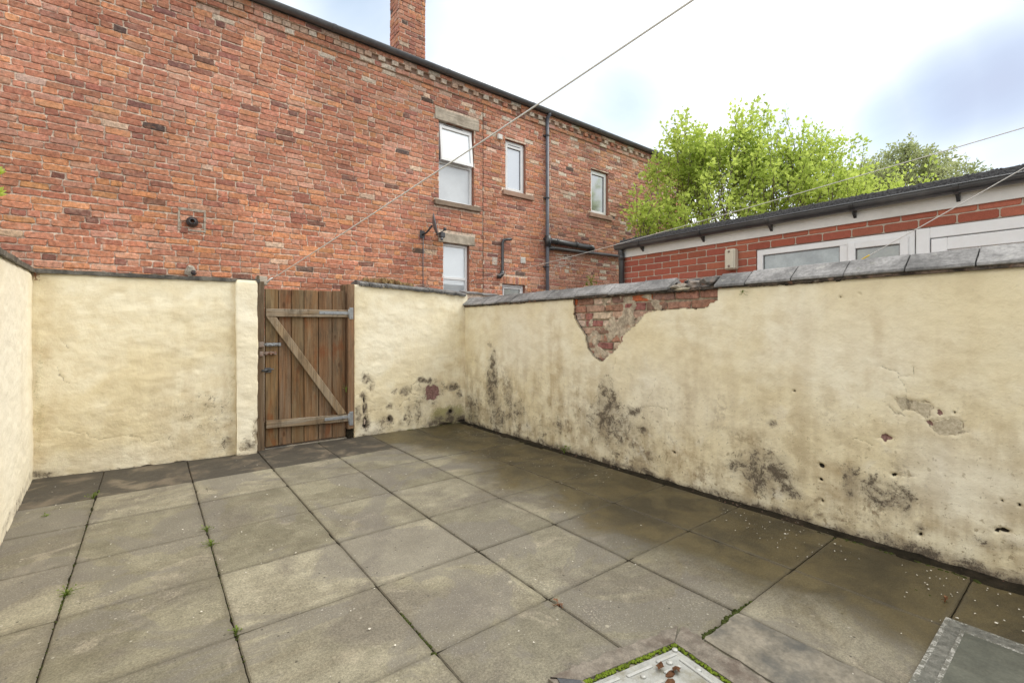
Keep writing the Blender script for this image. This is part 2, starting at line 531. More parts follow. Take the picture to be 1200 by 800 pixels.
M['pink_mortar'] = mat_simple('pinkish_mortar', (.188, .165, .135), .9, .2, .3, 22, .8, dirt=(.10, .075, .06), dirt_amt=.85)
M['bluestone'] = mat_simple('dark_stone_bit', (.075, .078, .085), .8, .3, .2, 25, .4)
M['pad_slab'] = mat_simple('green_grey_slab', (.108, .110, .088), .85, .25, .2, 12, .5, dirt=(.08, .085, .07), dirt_amt=.6)
M['pad_edge'] = mat_simple('worn_pale_slab_edge', (.155, .152, .132), .9, .2, .4, 38, .6, dirt=(.13, .13, .11), dirt_amt=.7)
M['pad_white'] = mat_worn_line()
M['moss'] = mat_simple('bright_moss', (.125, .17, .018), .95, .1, .45, 60, .9, dirt=(.06, .075, .015), dirt_amt=.5)
M['moss_dark'] = mat_simple('dark_moss', (.05, .062, .016), .95, .1, .45, 60, .9)
M['cover'] = mat_simple('zinc_cover_plate', (.34, .345, .325), .5, .4, .16, 22, .3, .15, dirt=(.19, .175, .12), dirt_amt=.85)
M['cover_bar'] = mat_simple('rubbed_zinc_bars', (.41, .415, .395), .45, .45, .1, 30, .2, .15, dirt=(.36, .34, .27), dirt_amt=.5)
M['wood'] = mat_wood('weathered_gate_boards')
M['wood_rail'] = mat_wood('grey_gate_rails', True, (.24, .175, .11), (.34, .30, .24), (.2, .1, .05), .8, .15)
M['wood_brace'] = mat_wood('tan_gate_brace', False, (.265, .19, .115), (.34, .285, .21), (.22, .12, .06), .5, .1)
M['wood_post'] = mat_wood('gate_post_timber', False, (.15, .10, .06), (.23, .19, .135), (.2, .1, .05), .65, .2)
M['wood_post_warm'] = mat_wood('warm_gate_post_timber', False, (.23, .135, .075), (.29, .22, .15), (.25, .11, .05), .4, .3)
M['bark'] = mat_simple('bark', (.15, .125, .09), .95, .1, .3, 12, .6)
M['leaf_bright'] = mat_leaf('lime_green_leaves', (.22, .31, .05), (.60, .71, .165), .58)
M['leaf_grey'] = mat_leaf('grey_green_leaves', (.20, .24, .10), (.48, .53, .25), .5)
M['leaf_weed'] = mat_leaf('weed_leaves', (.08, .14, .02), (.26, .34, .06), .35)
M['leaf_red'] = mat_leaf('rusty_leaves', (.16, .06, .03), (.32, .15, .07), .2)
M['sedum'] = mat_leaf('dry_reddish_stems', (.20, .11, .055), (.42, .30, .14), .2)
M['petal'] = mat_simple('pale_petals', (.62, .58, .50), .8, .2, .2, 60)
M['rope'] = mat_simple('white_clothesline', (.62, .61, .58), .6, .3, .1, 200)
M['rope_dark'] = mat_simple('grey_cable', (.17, .17, .18), .6, .3, .15, 100)
M['yellow'] = mat_simple('yellow_line_end', (.65, .45, .06), .6, .3, .1, 100)
M['box_beige'] = mat_simple('beige_plastic', (.56, .52, .41), .5, .4, .05, 8, 0, dirt=(.4, .36, .27), dirt_amt=.3)
M['white_plastic'] = mat_simple('white_plastic', (.66, .65, .60), .5, .4, .06, 8, 0, dirt=(.5, .46, .4), dirt_amt=.3)
M['glass_white'] = mat_glass('pane_white_blind_and_sky', (.72, .75, .76), .38)  # white base colour stands for a blind and reflected sky together
M['glass_frost'] = mat_glass('pane_obscured', (.40, .42, .43), .22, .28, .12)
M['glass_blue'] = mat_glass('pane_pale_blue', (.42, .46, .53), .3)
M['glass_left'] = mat_glass('pane_grey_green', (.235, .265, .25), .14, .1, .35)  # mottled tint paints in the reflection of a tree
M['glass_dark'] = mat_glass('pane_dark_room', (.15, .165, .165), .36, .10, .2)
M['glass_curtain'] = mat_glass('pane_net_curtain', (.50, .54, .56), .28, .03, .06)
M['glass_patch'] = mat_glass('pane_speckled', (.17, .175, .13), .16, .15, .4)
M['coping_tile'] = mat_coping('grey_ridge_tile')
M['coping_slate'] = mat_coping('rough_coping_slate', (.085, .083, .08), (.23, .225, .215))
M['coping_strip'] = mat_coping('sooty_mortar_capping', (.06, .056, .05), (.20, .185, .155))
M['leaf_dead'] = mat_simple('dead_brown_leaves', (.09, .04, .018), .8, .2, .4, 60, .4)

# ------------------------------------------------------------------ mesh helpers


class MB:
    """vertex / face accumulator with per-vertex colour and per-face material index"""

    def __init__(self):
        self.v, self.f, self.c, self.mi, self.sm = [], [], [], [], []

    def add(self, verts, faces, col=(.5, .5, .5), mi=0, smooth=False):
        o = len(self.v)
        self.v.extend([tuple(map(float, p)) for p in verts])
        self.f.extend([tuple(i + o for i in q) for q in faces])
        self.c.extend([col] * len(verts))
        self.mi.extend([mi] * len(faces))
        self.sm.extend([smooth] * len(faces))

    def box(self, x0, x1, y0, y1, z0, z1, col=(.5, .5, .5), mi=0, bev=0.0, jit=0.0):
        if bev:
            b = min(bev, .45 * abs(x1 - x0), .45 * abs(y1 - y0), .45 * abs(z1 - z0))
            vs, key = [], {}
            for sx in (0, 1):
                for sy in (0, 1):
                    for sz in (0, 1):
                        cx, cy, cz = (x0, x1)[sx], (y0, y1)[sy], (z0, z1)[sz]
                        dx, dy, dz = (b, -b)[sx], (b, -b)[sy], (b, -b)[sz]
                        for ax, p in enumerate(((cx, cy + dy, cz + dz), (cx + dx, cy, cz + dz), (cx + dx, cy + dy, cz))):
                            key[(sx, sy, sz, ax)] = len(vs)
                            vs.append(p)
            fs = []
            q = [(0, 0), (1, 0), (1, 1), (0, 1)]
            for s in (0, 1):
                fs.append([key[(s, a, c, 0)] for a, c in q][::1 if s else -1])
                fs.append([key[(a, s, c, 1)] for a, c in q][::-1 if s else 1])
                fs.append([key[(a, c, s, 2)] for a, c in q][::1 if s else -1])
            for a in (0, 1):
                for c in (0, 1):
                    fs.append([key[(0, a, c, 1)], key[(1, a, c, 1)], key[(1, a, c, 2)], key[(0, a, c, 2)]][::1 if (a + c) % 2 == 0 else -1])
                    fs.append([key[(a, 0, c, 0)], key[(a, 1, c, 0)], key[(a, 1, c, 2)], key[(a, 0, c, 2)]][::-1 if (a + c) % 2 == 0 else 1])
                    fs.append([key[(a, c, 0, 0)], key[(a, c, 1, 0)], key[(a, c, 1, 1)], key[(a, c, 0, 1)]][::1 if (a + c) % 2 == 0 else -1])
            for sx in (0, 1):
                for sy in (0, 1):
                    for sz in (0, 1):
                        t = [key[(sx, sy, sz, i)] for i in range(3)]
                        fs.append(t)
        else:
            vs = [(x, y, z) for x in (x0, x1) for y in (y0, y1) for z in (z0, z1)]
            fs = [(0, 1, 3, 2), (4, 6, 7, 5), (0, 4, 5, 1), (2, 3, 7, 6), (0, 2, 6, 4), (1, 5, 7, 3)]
        if jit:
            vs = [tuple(k + random.uniform(-jit, jit) for k in p) for p in vs]
        self.add(vs, fs, col, mi)

    def tube(self, pts, r, n=8, col=(.5, .5, .5), mi=0, caps=True):
        pts = [Vector(p) for p in pts]
        rs = r if isinstance(r, (list, tuple)) else [r] * len(pts)
        vs, fs = [], []
        prev = None
        for i, p in enumerate(pts):
            a = pts[max(i - 1, 0)]
            b = pts[min(i + 1, len(pts) - 1)]
            t = (b - a).normalized()
            if prev is None:
                ref = Vector((0, 0, 1)) if abs(t.z) < .9 else Vector((1, 0, 0))
                u = t.cross(ref).normalized()
            else:
                u = (prev - t * prev.dot(t))
                u = u.normalized() if u.length > 1e-6 else t.orthogonal().normalized()
            prev = u
            w = t.cross(u)
            for k in range(n):
                an = 2 * math.pi * k / n
                vs.append(p + (u * math.cos(an) + w * math.sin(an)) * rs[i])
        for i in range(len(pts) - 1):
            for k in range(n):
                a, b = i * n + k, i * n + (k + 1) % n
                fs.append((a, b, b + n, a + n))
        if caps:
            fs.append(tuple(range(n))[::-1])
            fs.append(tuple(range((len(pts) - 1) * n, len(pts) * n)))
        self.add(vs, fs, col, mi, True)

    def prism(self, prof, mapper, t0, t1, col=(.5, .5, .5), mi=0, jit=0):
        """closed profile [(a,b)] swept from t0 to t1; mapper(a,b,t)->xyz"""
        n = len(prof)
        vs = [mapper(a, b, t) for t in (t0, t1) for a, b in prof]
        if jit:
            vs = [tuple(k + random.uniform(-jit, jit) for k in p) for p in vs]
        fs = [(i, (i + 1) % n, (i + 1) % n + n, i + n) for i in range(n)]
        fs += [tuple(range(n))[::-1], tuple(range(n, 2 * n))]
        self.add(vs, fs, col, mi)

    def obj(self, name, mats, parent=None, smooth=False, fix=False):
        me = bpy.data.meshes.new(name)
        off = root_loc(parent)
        vv = np.array(self.v, dtype=np.float64).reshape(-1, 3) - off
        me.from_pydata(vv.tolist(), [], self.f)
        mats = mats if isinstance(mats, (list, tuple)) else [mats]
        for m in mats:
            me.materials.append(m)
        if len(mats) > 1:
            me.polygons.foreach_set('material_index', np.array(self.mi, dtype=np.int32))
        me.polygons.foreach_set('use_smooth', np.array([smooth or s for s in self.sm], dtype=bool))
        ca = me.color_attributes.new('Col', 'FLOAT_COLOR', 'POINT')
        cc = np.ones((len(self.v), 4), dtype=np.float32)
        cc[:, :3] = np.array(self.c, dtype=np.float32).reshape(-1, 3)
        ca.data.foreach_set('color', cc.ravel())
        if fix:
            bm = bmesh.new()
            bm.from_mesh(me)
            bmesh.ops.recalc_face_normals(bm, faces=bm.faces)
            bm.to_mesh(me)
            bm.free()
        me.update()
        o = bpy.data.objects.new(name, me)
        COL.objects.link(o)
        if parent is not None:
            o.parent = parent
        return o


def root_loc(p):
    off = np.zeros(3)
    while p is not None:
        off += np.array(p.location)
        p = p.parent
    return off


def thing(name, label, cat, loc, group=None):
    o = bpy.data.objects.new(name, None)
    COL.objects.link(o)
    o.location = loc
    o.empty_display_size = .2
    return tag(o, label, cat, group)


def tag(o, label, cat, group=None):
    o['label'] = label
    o['category'] = cat
    if group:
        o['group'] = group
    return o


def struct(o):
    o['kind'] = 'structure'
    return o


def stuff(o, label=None, cat=None):
    o['kind'] = 'stuff'
    if label:
        o['label'] = label
    if cat:
        o['category'] = cat
    return o


_tabs = {}


def vnoise(x, y, seed=0):
    if seed not in _tabs:
        _tabs[seed] = np.random.default_rng(seed + 100).random((256, 256))
    T = _tabs[seed]
    xi, yi = np.floor(x).astype(int), np.floor(y).astype(int)
    fx, fy = x - xi, y - yi
    fx, fy = fx * fx * (3 - 2 * fx), fy * fy * (3 - 2 * fy)
    a, b = T[xi % 256, yi % 256], T[(xi + 1) % 256, yi % 256]
    c, d = T[xi % 256, (yi + 1) % 256], T[(xi + 1) % 256, (yi + 1) % 256]
    return (a * (1 - fx) + b * fx) * (1 - fy) + (c * (1 - fx) + d * fx) * fy


def fbm(x, y, seed=0, oct=4, gain=.5):
    s, a, t = 0, 1.0, 0
    for i in range(oct):
        s = s + a * vnoise(x * 2 ** i + 17.3 * i, y * 2 ** i + 5.1 * i, seed + i)
        t += a
        a *= gain
    return s / t


# ------------------------------------------------------------------ brickwork
OLD_PAL = [((.44, .20, .128), 36), ((.50, .235, .125), 16), ((.40, .170, .110), 22), ((.32, .143, .105), 7), ((.475, .25, .175), 12),
           ((.20, .10, .08), 2.4), ((.10, .07, .06), .6), ((.53, .38, .28), 1.0)]


LIFT = {id(OLD_PAL): 1.17}


def pick(pal, boost=None):
    r = random.uniform(0, sum(w for _, w in pal))
    for c, w in pal:
        r -= w
        if r <= 0:
            break
    k = random.gauss(1, .09) * LIFT.get(id(pal), 1.0)
    return (c[0] * k * random.gauss(1, .02), c[1] * k * random.gauss(1, .025), c[2] * k * random.gauss(1, .03))


def brick(mb, mapper, u0, u1, z0, z1, col, proud, rough=.004, back=.014):
    """one brick: ragged rounded outline, pillowed face"""
    w, h = u1 - u0, z1 - z0
    pts = []
    nx = 4 if w > .14 else 3
    for i in range(nx):
        pts.append((u0 + w * (i + .12) / (nx - .76) if nx > 1 else u0, z0))
    out = []
    xs = [u0 + w * t for t in np.linspace(.04, .96, nx)]
    for x in xs: out.append((x, z0))
    for t in (.14, .86): out.append((u1, z0 + h * t))
    for x in xs[::-1]: out.append((x, z1))
    for t in (.86, .14): out.append((u0, z0 + h * t))
    jit = [(random.uniform(-rough, rough), random.uniform(-rough, rough)) for _ in out]
    out = [(a + j[0], b + j[1] * .8) for (a, b), j in zip(out, jit)]
    cu, cz = (u0 + u1) / 2, (z0 + z1) / 2
    ins = .006 if rough > .002 else .003
    tilt_u, tilt_z = random.uniform(-.012, .012) * (rough / .004), random.uniform(-.04, .04) * (rough / .004)
    n = len(out)
    A = [mapper(a, back, b) for a, b in out]
    B = [mapper(a, proud + .004, b) for a, b in out]
    Cc = []
    for a, b in out:
        a2 = a - math.copysign(min(ins, abs(a - cu)), a - cu)
        b2 = b - math.copysign(min(ins, abs(b - cz)), b - cz)
        Cc.append(mapper(a2, proud + (a - cu) * tilt_u + (b - cz) * tilt_z + random.uniform(-.001, .001) * (rough / .004), b2))
    fs = [(i, (i + 1) % n, (i + 1) % n + n, i + n) for i in range(n)]
    fs += [(i + n, (i + 1) % n + n, (i + 1) % n + 2 * n, i + 2 * n) for i in range(n)]
    fs.append(tuple(range(2 * n, 3 * n)))
    mb.add(A + B + Cc, fs, col)


def lump(mb, c, r, col, seed, n=9, flat=.6, mi=0):
    rnd = random.Random(seed)
    bm = bmesh.new()
    bmesh.ops.create_icosphere(bm, subdivisions=2, radius=1)
    vs = []
    for v in bm.verts:
        k = 1 + rnd.uniform(-.22, .22)
        vs.append((c[0] + v.co.x * r[0] * k, c[1] + v.co.y * r[1] * k, c[2] + v.co.z * r[2] * k))
    fs = [tuple(q.index for q in f.verts) for f in bm.faces]
    bm.free()
    mb.add(vs, fs, col, mi)


def subtract(u0, u1, holes):
    segs = [(u0, u1)]
    for a, b in holes:
        nxt = []
        for s, e in segs:
            if b <= s or a >= e:
                nxt.append((s, e))
            else:
                if a > s: nxt.append((s, a))
                if b < e: nxt.append((b, e))
        segs = nxt
    return segs


def brick_field(mb, mapper, u0, u1, z0, z1, ch, bl, joint, openings=(), pal=OLD_PAL, header_every=5, rough=.004, dep=.006, colfn=None, breaks=(), proud0=0.0, inside=None):
    nz = int(round((z1 - z0) / ch))
    ch = (z1 - z0) / nz
    for r in range(nz):
        za, zb = z0 + r * ch + joint / 2, z0 + (r + 1) * ch - joint / 2
        zm = (za + zb) / 2
        wob = (random.uniform(-1, 1) * .003) if rough > .002 else 0
        holes = [(o[0], o[1]) for o in openings if o[2] < zb - .012 and o[3] > za + .012]
        edges = [u0] + [b for b in breaks if u0 < b < u1] + [u1]
        for s0, s1 in zip(edges[:-1], edges[1:]):
            header = header_every and r % header_every == header_every - 1
            L = bl / 2 if header else bl
            u = s0 - (L / 2 if r % 2 else 0) - (random.uniform(0, L * .2) if rough > .002 else 0)
            while u < s1:
                ln = L + (random.uniform(-.012, .012) if rough > .002 else 0)
                if rough > .002 and not header and random.random() < .09:
                    ln = bl / 2
                a, b = max(u, s0) + joint / 2, min(u + ln, s1) - joint / 2
                u += ln
                if b - a < .03: continue
                for sa, sb in subtract(a, b, holes):
                    if sb - sa < .02: continue
                    if inside and not inside((sa + sb) / 2, zm): continue
                    col = colfn(sa, zm) if colfn else pick(pal)
                    if col is None: continue
                    brick(mb, mapper, sa, sb, za + wob + random.uniform(-1, 1) * rough * .5, zb + wob + random.uniform(-1, 1) * rough * .5, col,
                          proud0 + random.uniform(-dep, dep * .4) if rough > .002 else proud0, rough)


def wall_plane(mb, mapper, u0, u1, z0, z1, openings, d, reveal, col):
    """mortar bed with real openings and reveals"""
    us = sorted({u0, u1, *[o[0] for o in openings], *[o[1] for o in openings]})
    zs = sorted({z0, z1, *[o[2] for o in openings], *[o[3] for o in openings]})
    us = [u for u in us if u0 <= u <= u1]
    zs = [z for z in zs if z0 <= z <= z1]
    for a, b in zip(us[:-1], us[1:]):
        for c, e in zip(zs[:-1], zs[1:]):
            mu, mz = (a + b) / 2, (c + e) / 2
            if any(o[0] < mu < o[1] and o[2] < mz < o[3] for o in openings): continue
            mb.add([mapper(a, d, c), mapper(b, d, c), mapper(b, d, e), mapper(a, d, e)], [(0, 1, 2, 3)], col)
    for o in openings:
        a, b, c, e = o[:4]
        P = [(a, c), (b, c), (b, e), (a, e)]
        for i in range(4):
            p, q = P[i], P[(i + 1) % 4]
            mb.add([mapper(p[0], d, p[1]), mapper(q[0], d, q[1]), mapper(q[0], reveal, q[1]), mapper(p[0], reveal, p[1])], [(3, 2, 1, 0)], (.33, .16, .11))


MORTAR = (.71, .575, .455)

# ------------------------------------------------------------------ ground
mb = MB()
mb.add([(-300, -300, -.06), (300, -300, -.06), (300, 300, -.06), (-300, 300, -.06)], [(0, 1, 2, 3)])
struct(mb.obj('ground', M['ground']))


def make_paving():
    mb = MB()
    edge = []
    xs = [-1.513, -.913, -.322, .284, .887, 1.487, 2.087, 2.687, 3.33]
    ys = [-1.37, -.77, -.17, .43, 1.03, 1.63, 2.23, 2.83, 3.45, 4.10, 4.71, 5.62]
    # footprint of the inspection cover surround
    for i in range(len(xs) - 1):
        for j in range(len(ys) - 1):
            x0, x1, y0, y1 = xs[i], xs[i + 1], ys[j], ys[j + 1]
            if x0 < -1.0: continue
            g = random.uniform(.0005, .0018)
            gx0, gx1, gy0, gy1 = x0 + g, x1 - g, y0 + g, y1 - g
            if i == 4 or i == 3:
                pass
            tz = random.uniform(-.002, .003)
            tx, ty = random.uniform(-.004, .004), random.uniform(-.004, .004)
            n = 14
            ring = []
            cx, cy = (x0 + x1) / 2, (y0 + y1) / 2
            for a, b in [((gx0, gy0), (gx1, gy0)), ((gx1, gy0), (gx1, gy1)), ((gx1, gy1), (gx0, gy1)), ((gx0, gy1), (gx0, gy0))]:
                for k in range(n):
                    t = k / n
                    px, py = a[0] + (b[0] - a[0]) * t, a[1] + (b[1] - a[1]) * t
                    ch = random.uniform(0, .0022) + (.007 if random.random() < .03 else 0) + (.005 if k == 0 else 0)
                    d = Vector((cx - px, cy - py)).normalized()
                    ring.append((px + d.x * ch, py + d.y * ch))

            def z_at(px, py):
                return tz + (px - cx) * tx + (py - cy) * ty
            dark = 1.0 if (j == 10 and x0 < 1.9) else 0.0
            tone = min(max(random.gauss(.5, .26), 0), 1)
            hue = random.random() * .8
            if i == 6 and j in (3,): tone, hue = .75, 1.0
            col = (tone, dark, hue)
            m_ = len(ring)
            vs = [(px, py, -.05) for px, py in ring]
            vs += [(px, py, z_at(px, py) - .005) for px, py in ring]
            e_ = [1.0] * (2 * m_)

            def inset(q, dd):
                px, py = q
                return (px - math.copysign(min(dd, abs(px - cx)), px - cx), py - math.copysign(min(dd, abs(py - cy)), py - cy))
            for dd, ev in ((.005, 1.0), (.03, .55), (.07, 0.0)):
                for q in ring:
                    a2 = inset(q, dd)
                    vs.append((a2[0], a2[1], z_at(*a2)))
                    e_.append(ev)
            fs = []
            for r_ in range(4):
                fs += [(r_ * m_ + k, r_ * m_ + (k + 1) % m_, (r_ + 1) * m_ + (k + 1) % m_, (r_ + 1) * m_ + k) for k in range(m_)]
            fs.append(tuple(range(4 * m_, 5 * m_)))
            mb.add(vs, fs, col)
            edge += e_
    o = mb.obj('patio_paving', M['paving'])
    at = o.data.attributes.new('edge', 'FLOAT', 'POINT')
    at.data.foreach_set('value', np.array(edge, dtype=np.float32))
    struct(o)
    # soil in the joints and against the walls
    mb = MB()
    nx, ny = 110, 150
    X = np.linspace(-1.0, 3.6, nx)
    Y = np.linspace(-1.6, 5.9, ny)
    gx, gy = np.meshgrid(X, Y, indexing='ij')
    gz = -.0145 + .012 * fbm(gx * 9, gy * 9, 40, 4) + np.where(gx > 3.27, .012 * fbm(gx * 22, gy * 22, 44, 3), 0)
    vs = np.stack([gx, gy, gz], -1).reshape(-1, 3)
    fs = [(a * ny + b, (a + 1) * ny + b, (a + 1) * ny + b + 1, a * ny + b + 1) for a in range(nx - 1) for b in range(ny - 1)]
    mb.add(vs, fs)
    struct(mb.obj('soil', M['soil'], smooth=True))


make_paving()

# ------------------------------------------------------------------ rendered yard walls


def blob_mask(U, V, blobs, soft=1.7):
    m = np.zeros_like(U)
    for u, v, ru, rv, s in blobs:
        d = np.sqrt(((U - u) / ru) ** 2 + ((V - v) / rv) ** 2)
        t = np.clip((soft - d) / (soft - .35), 0, 1)
        m = np.maximum(m, s * t * t * (3 - 2 * t))
    return m


def line_mask(U, V, lines, w, seed=3):
    m = np.zeros_like(U)
    Uw = U + (vnoise(U * 22, V * 22, seed) - .5) * .035
    Vw = V + (vnoise(U * 22 + 9, V * 22 + 4, seed + 1) - .5) * .035
    for pts in lines:
        for (a, b), (c, d) in zip(pts[:-1], pts[1:]):
            dx, dy = c - a, d - b
            t = np.clip(((Uw - a) * dx + (Vw - b) * dy) / (dx * dx + dy * dy), 0, 1)
            dist = np.hypot(Uw - a - t * dx, Vw - b - t * dy)
            m = np.maximum(m, np.clip(1.25 - dist / w, 0, 1))
    return m


def in_poly(U, V, poly):
    ins = np.zeros(U.shape, bool)
    n = len(poly)
    for i in range(n):
        x1, y1 = poly[i]
        x2, y2 = poly[(i + 1) % n]
        cond = ((y1 > V) != (y2 > V))
        with np.errstate(divide='ignore', invalid='ignore'):
            xi = (x2 - x1) * (V - y1) / (y2 - y1 + 1e-12) + x1
        ins ^= cond & (U < xi)
    return ins


def rendered_face(parent, mapper, u0, u1, z0f, z1f, step, seed, grime=(), ochre=(), peel=(), bricks=(), holes=(), algae=(), pale=(), cracks=(), low_amt=.5, low_h=.7, base_grime=.35,
                  lump=.006, hole_poly=None, base_h=.05, crack_w=.0052, rims=(), ochre_k=1.0):
    nu = int(abs(u1 - u0) / step) + 1
    nv = int((1.76) / step) + 1
    us = np.linspace(u0, u1, nu)
    ts = np.linspace(0, 1, nv)
    U, T = np.meshgrid(us, ts, indexing='ij')
    Z0 = z0f(us)[:, None]
    Z1 = z1f(us)[:, None]
    # ragged foot of the render
    Z0 = Z0 + (fbm(us * 9, us * 0 + 3, seed + 5, 4)[:, None] - .45) * .05
    V = Z0 + T * (Z1 - Z0)
    warpU = U + (fbm(U * 8, V * 8, seed + 20, 3) - .5) * .09
    warpV = V + (fbm(U * 8 + 40, V * 8, seed + 24, 3) - .5) * .09
    g = blob_mask(warpU, warpV, grime, 2.3)
    foot = np.clip(1 - (V - Z0) / (base_h * (.4 + 1.2 * fbm(U * 7, V * 0 + 2, seed + 31, 3))), 0, 1)
    g = np.maximum(g, foot * base_grime * 2)
    o = ochre_k * blob_mask(warpU, warpV, ochre, 1.9)
    p = blob_mask(U + (fbm(U * 18, V * 18, seed + 60, 4) - .5) * .075, V + (fbm(U * 18 + 7, V * 18, seed + 64, 4) - .5) * .075, peel, 1.35)
    b = blob_mask(U + (fbm(U * 22, V * 22, seed + 70, 4) - .5) * .07, V + (fbm(U * 22 + 3, V * 22, seed + 74, 4) - .5) * .06, bricks, 1.35)
    hm = blob_mask(U + (fbm(U * 50, V * 50, seed + 80, 2) - .5) * .012, V + (fbm(U * 50 + 5, V * 50, seed + 84, 2) - .5) * .012, holes, 1.5)
    al = blob_mask(warpU, warpV, algae, 1.6)
    pl = blob_mask(warpU, warpV, pale, 1.7)
    k = line_mask(U, V, cracks, crack_w, seed) if cracks else np.zeros_like(U)
    # dark ragged rims round the places where the skin has come away
    PU, PV = U + (fbm(U * 18, V * 18, seed + 60, 4) - .5) * .075, V + (fbm(U * 18 + 7, V * 18, seed + 64, 4) - .5) * .075
    for pu, pv, pru, prv, ps in list(peel) + list(rims):
        dist = np.sqrt(((PU - pu) / pru) ** 2 + ((PV - pv) / prv) ** 2)
        wrel = .0055 / min(pru, prv)
        k = np.maximum(k, 1.2 * np.clip(1.3 - np.abs(dist - .98) / wrel, 0, 1) * np.clip((fbm(U * 9, V * 9, seed + 66, 3) - .40) * 9, 0, 1) * min(1, ps + .2))
    low = low_amt * np.clip(1 - (V - Z0) / low_h, 0, 1) ** .8
    # relief
    d = lump * 1.6 * (fbm(U * 1.6, V * 2.0, seed, 3) - .5) + lump * 1.5 * (fbm(U * 5, V * 9, seed + 10, 4) - .5) + .0035 * (fbm(U * 24, V * 24, seed + 14, 3) - .5)
    d += -.012 * np.clip(b, 0, 1) - .022 * np.clip(hm * 1.3, 0, 1) - .005 * np.clip(p, 0, 1) - .004 * k
    d -= .010 * np.clip(g - .45, 0, 1) * fbm(U * 40, V * 40, seed + 90, 2)
    d -= .012 * np.clip((T - .985) / .015, 0, 1)
    D = -d                                        # mapper depth is into the wall
    pts = np.empty((nu, nv, 3))
    mp = mapper(U, D, V)
    for i in range(3):
        pts[..., i] = mp[i]
    keep = np.ones((nu - 1, nv - 1), bool)
    if hole_poly is not None:
        cu = (U[:-1, :-1] + U[1:, 1:]) / 2
        cv = (V[:-1, :-1] + V[1:, 1:]) / 2
        jag = (fbm(cu * 30, cv * 30, seed + 95, 3) - .5) * .03
        keep = ~in_poly(cu + jag, cv + jag * .6, hole_poly)
    ii, jj = np.nonzero(keep)
    a = ii * nv + jj
    quads = np.stack([a, a + nv, a + nv + 1, a + 1], 1)
    verts = pts.reshape(-1, 3)
    # return lip of the render where it has fallen away
    lips = []
    if hole_poly is not None:
        hole = ~keep
        base = len(verts)
        idx = {}
        extra = []

        def back(vid):
            if vid not in idx:
                idx[vid] = base + len(extra)
                i_, j_ = divmod(vid, nv)
                q = mapper(U[i_, j_], D[i_, j_] + .042, V[i_, j_])
                extra.append((float(q[0]), float(q[1]), float(q[2])))
            return idx[vid]
        for i_, j_ in zip(*np.nonzero(hole)):
            for di, dj, e0, e1 in ((-1, 0, (0, 0), (0, 1)), (1, 0, (1, 1), (1, 0)), (0, -1, (1, 0), (0, 0)), (0, 1, (0, 1), (1, 1))):
                a_, b_ = i_ + di, j_ + dj
                if 0 <= a_ < nu - 1 and 0 <= b_ < nv - 1 and keep[a_, b_]:
                    v0 = (i_ + e0[0]) * nv + j_ + e0[1]
                    v1 = (i_ + e1[0]) * nv + j_ + e1[1]
                    lips.append((v0, v1, back(v1), back(v0)))
        if extra:
            verts = np.concatenate([verts, np.array(extra)])
    nbase = nu * nv
    # foot return into the wall so no gap shows under the render
    me = bpy.data.meshes.new('rendered_face')
    off = root_loc(parent)
    faces = quads.tolist() + lips
    me.from_pydata((verts - off).tolist(), [], faces)
    me.materials.append(M['render'])
    me.polygons.foreach_set('use_smooth', np.ones(len(me.polygons), bool))

    def put(name, r, g_, b_):
        ca = me.color_attributes.new(name, 'FLOAT_COLOR', 'POINT')
        cc = np.ones((len(verts), 4), np.float32)
        cc[:nbase, 0], cc[:nbase, 1], cc[:nbase, 2] = r.ravel(), g_.ravel(), b_.ravel()
        cc[nbase:, :3] = (0, 1, .3)
        ca.data.foreach_set('color', cc.ravel())
    put('mask_a', g, p, o)
    put('mask_b', b, hm, k)
    put('mask_c', al, pl, low)
    if len(verts) > nbase:
        cm = me.color_attributes['mask_b']
    me.update()
    o_ = bpy.data.objects.new('rendered_face', me)
    COL.objects.link(o_)
    o_.parent = parent
    return o_


const = lambda v: (lambda u: np.full_like(u, v, dtype=float))

# --- long wall on the right (inner face X = 3.43)
RW = thing('yard_wall', 'long stained cream rendered wall with ridge tile coping and a triangle of bare brick', 'wall', (3.545, 2.2, 0))
poly = [(3.40, 1.60), (3.373, 1.539), (3.364, 1.388), (3.292, 1.296), (3.204, 1.206), (3.187, 1.092), (3.103, 1.007), (3.004, 0.962), (2.91, 1.016), (2.825, 1.079), (2.743, 1.188), (2.686, 1.258),
        (2.573, 1.338), (2.479, 1.427), (2.413, 1.436), (2.263, 1.436), (2.121, 1.445), (2.004, 1.432), (1.923, 1.442), (1.851, 1.506), (1.84, 1.60)]
gR = [(4.808, 0.614, 0.09, 0.271, .85), (4.719, 0.163, 0.182, 0.208, .55), (4.470, 0.487, 0.08, 0.154, .5), (4.340, 0.299, 0.163, 0.119, .45), (5.243, 0.197, 0.147, 0.161, .6),
      (2.927, 0.512, 0.09, 0.196, .8), (2.856, 0.368, 0.264, 0.165, .55), (2.630, 0.549, 0.065, 0.036, .8), (2.511, 0.363, 0.044, 0.029, .7),
      (3.058, 0.371, 0.175, 0.138, .45), (1.509, 0.272, 0.154, 0.106, .85), (1.654, 0.257, 0.088, 0.055, .6), (1.336, 0.163, 0.075, 0.037, .8), (0.958, 0.304, 0.045, 0.081, .6),
      (0.825, 0.291, 0.080, 0.076, .6), (0.724, 0.277, 0.038, 0.067, .7), (1.445, 0.615, 0.03, 0.02, .7), (2.569, 0.188, 0.274, 0.133, .3), (0.648, 0.131, 0.022, 0.021, .6),
      (0.411, 0.173, 0.057, 0.024, .45), (0.303, 0.176, 0.041, 0.027, .4), (3.591, 0.237, 0.079, 0.077, .45), (4.096, 0.160, 0.304, 0.097, .3), (-.4, .3, .2, .15, .5)]
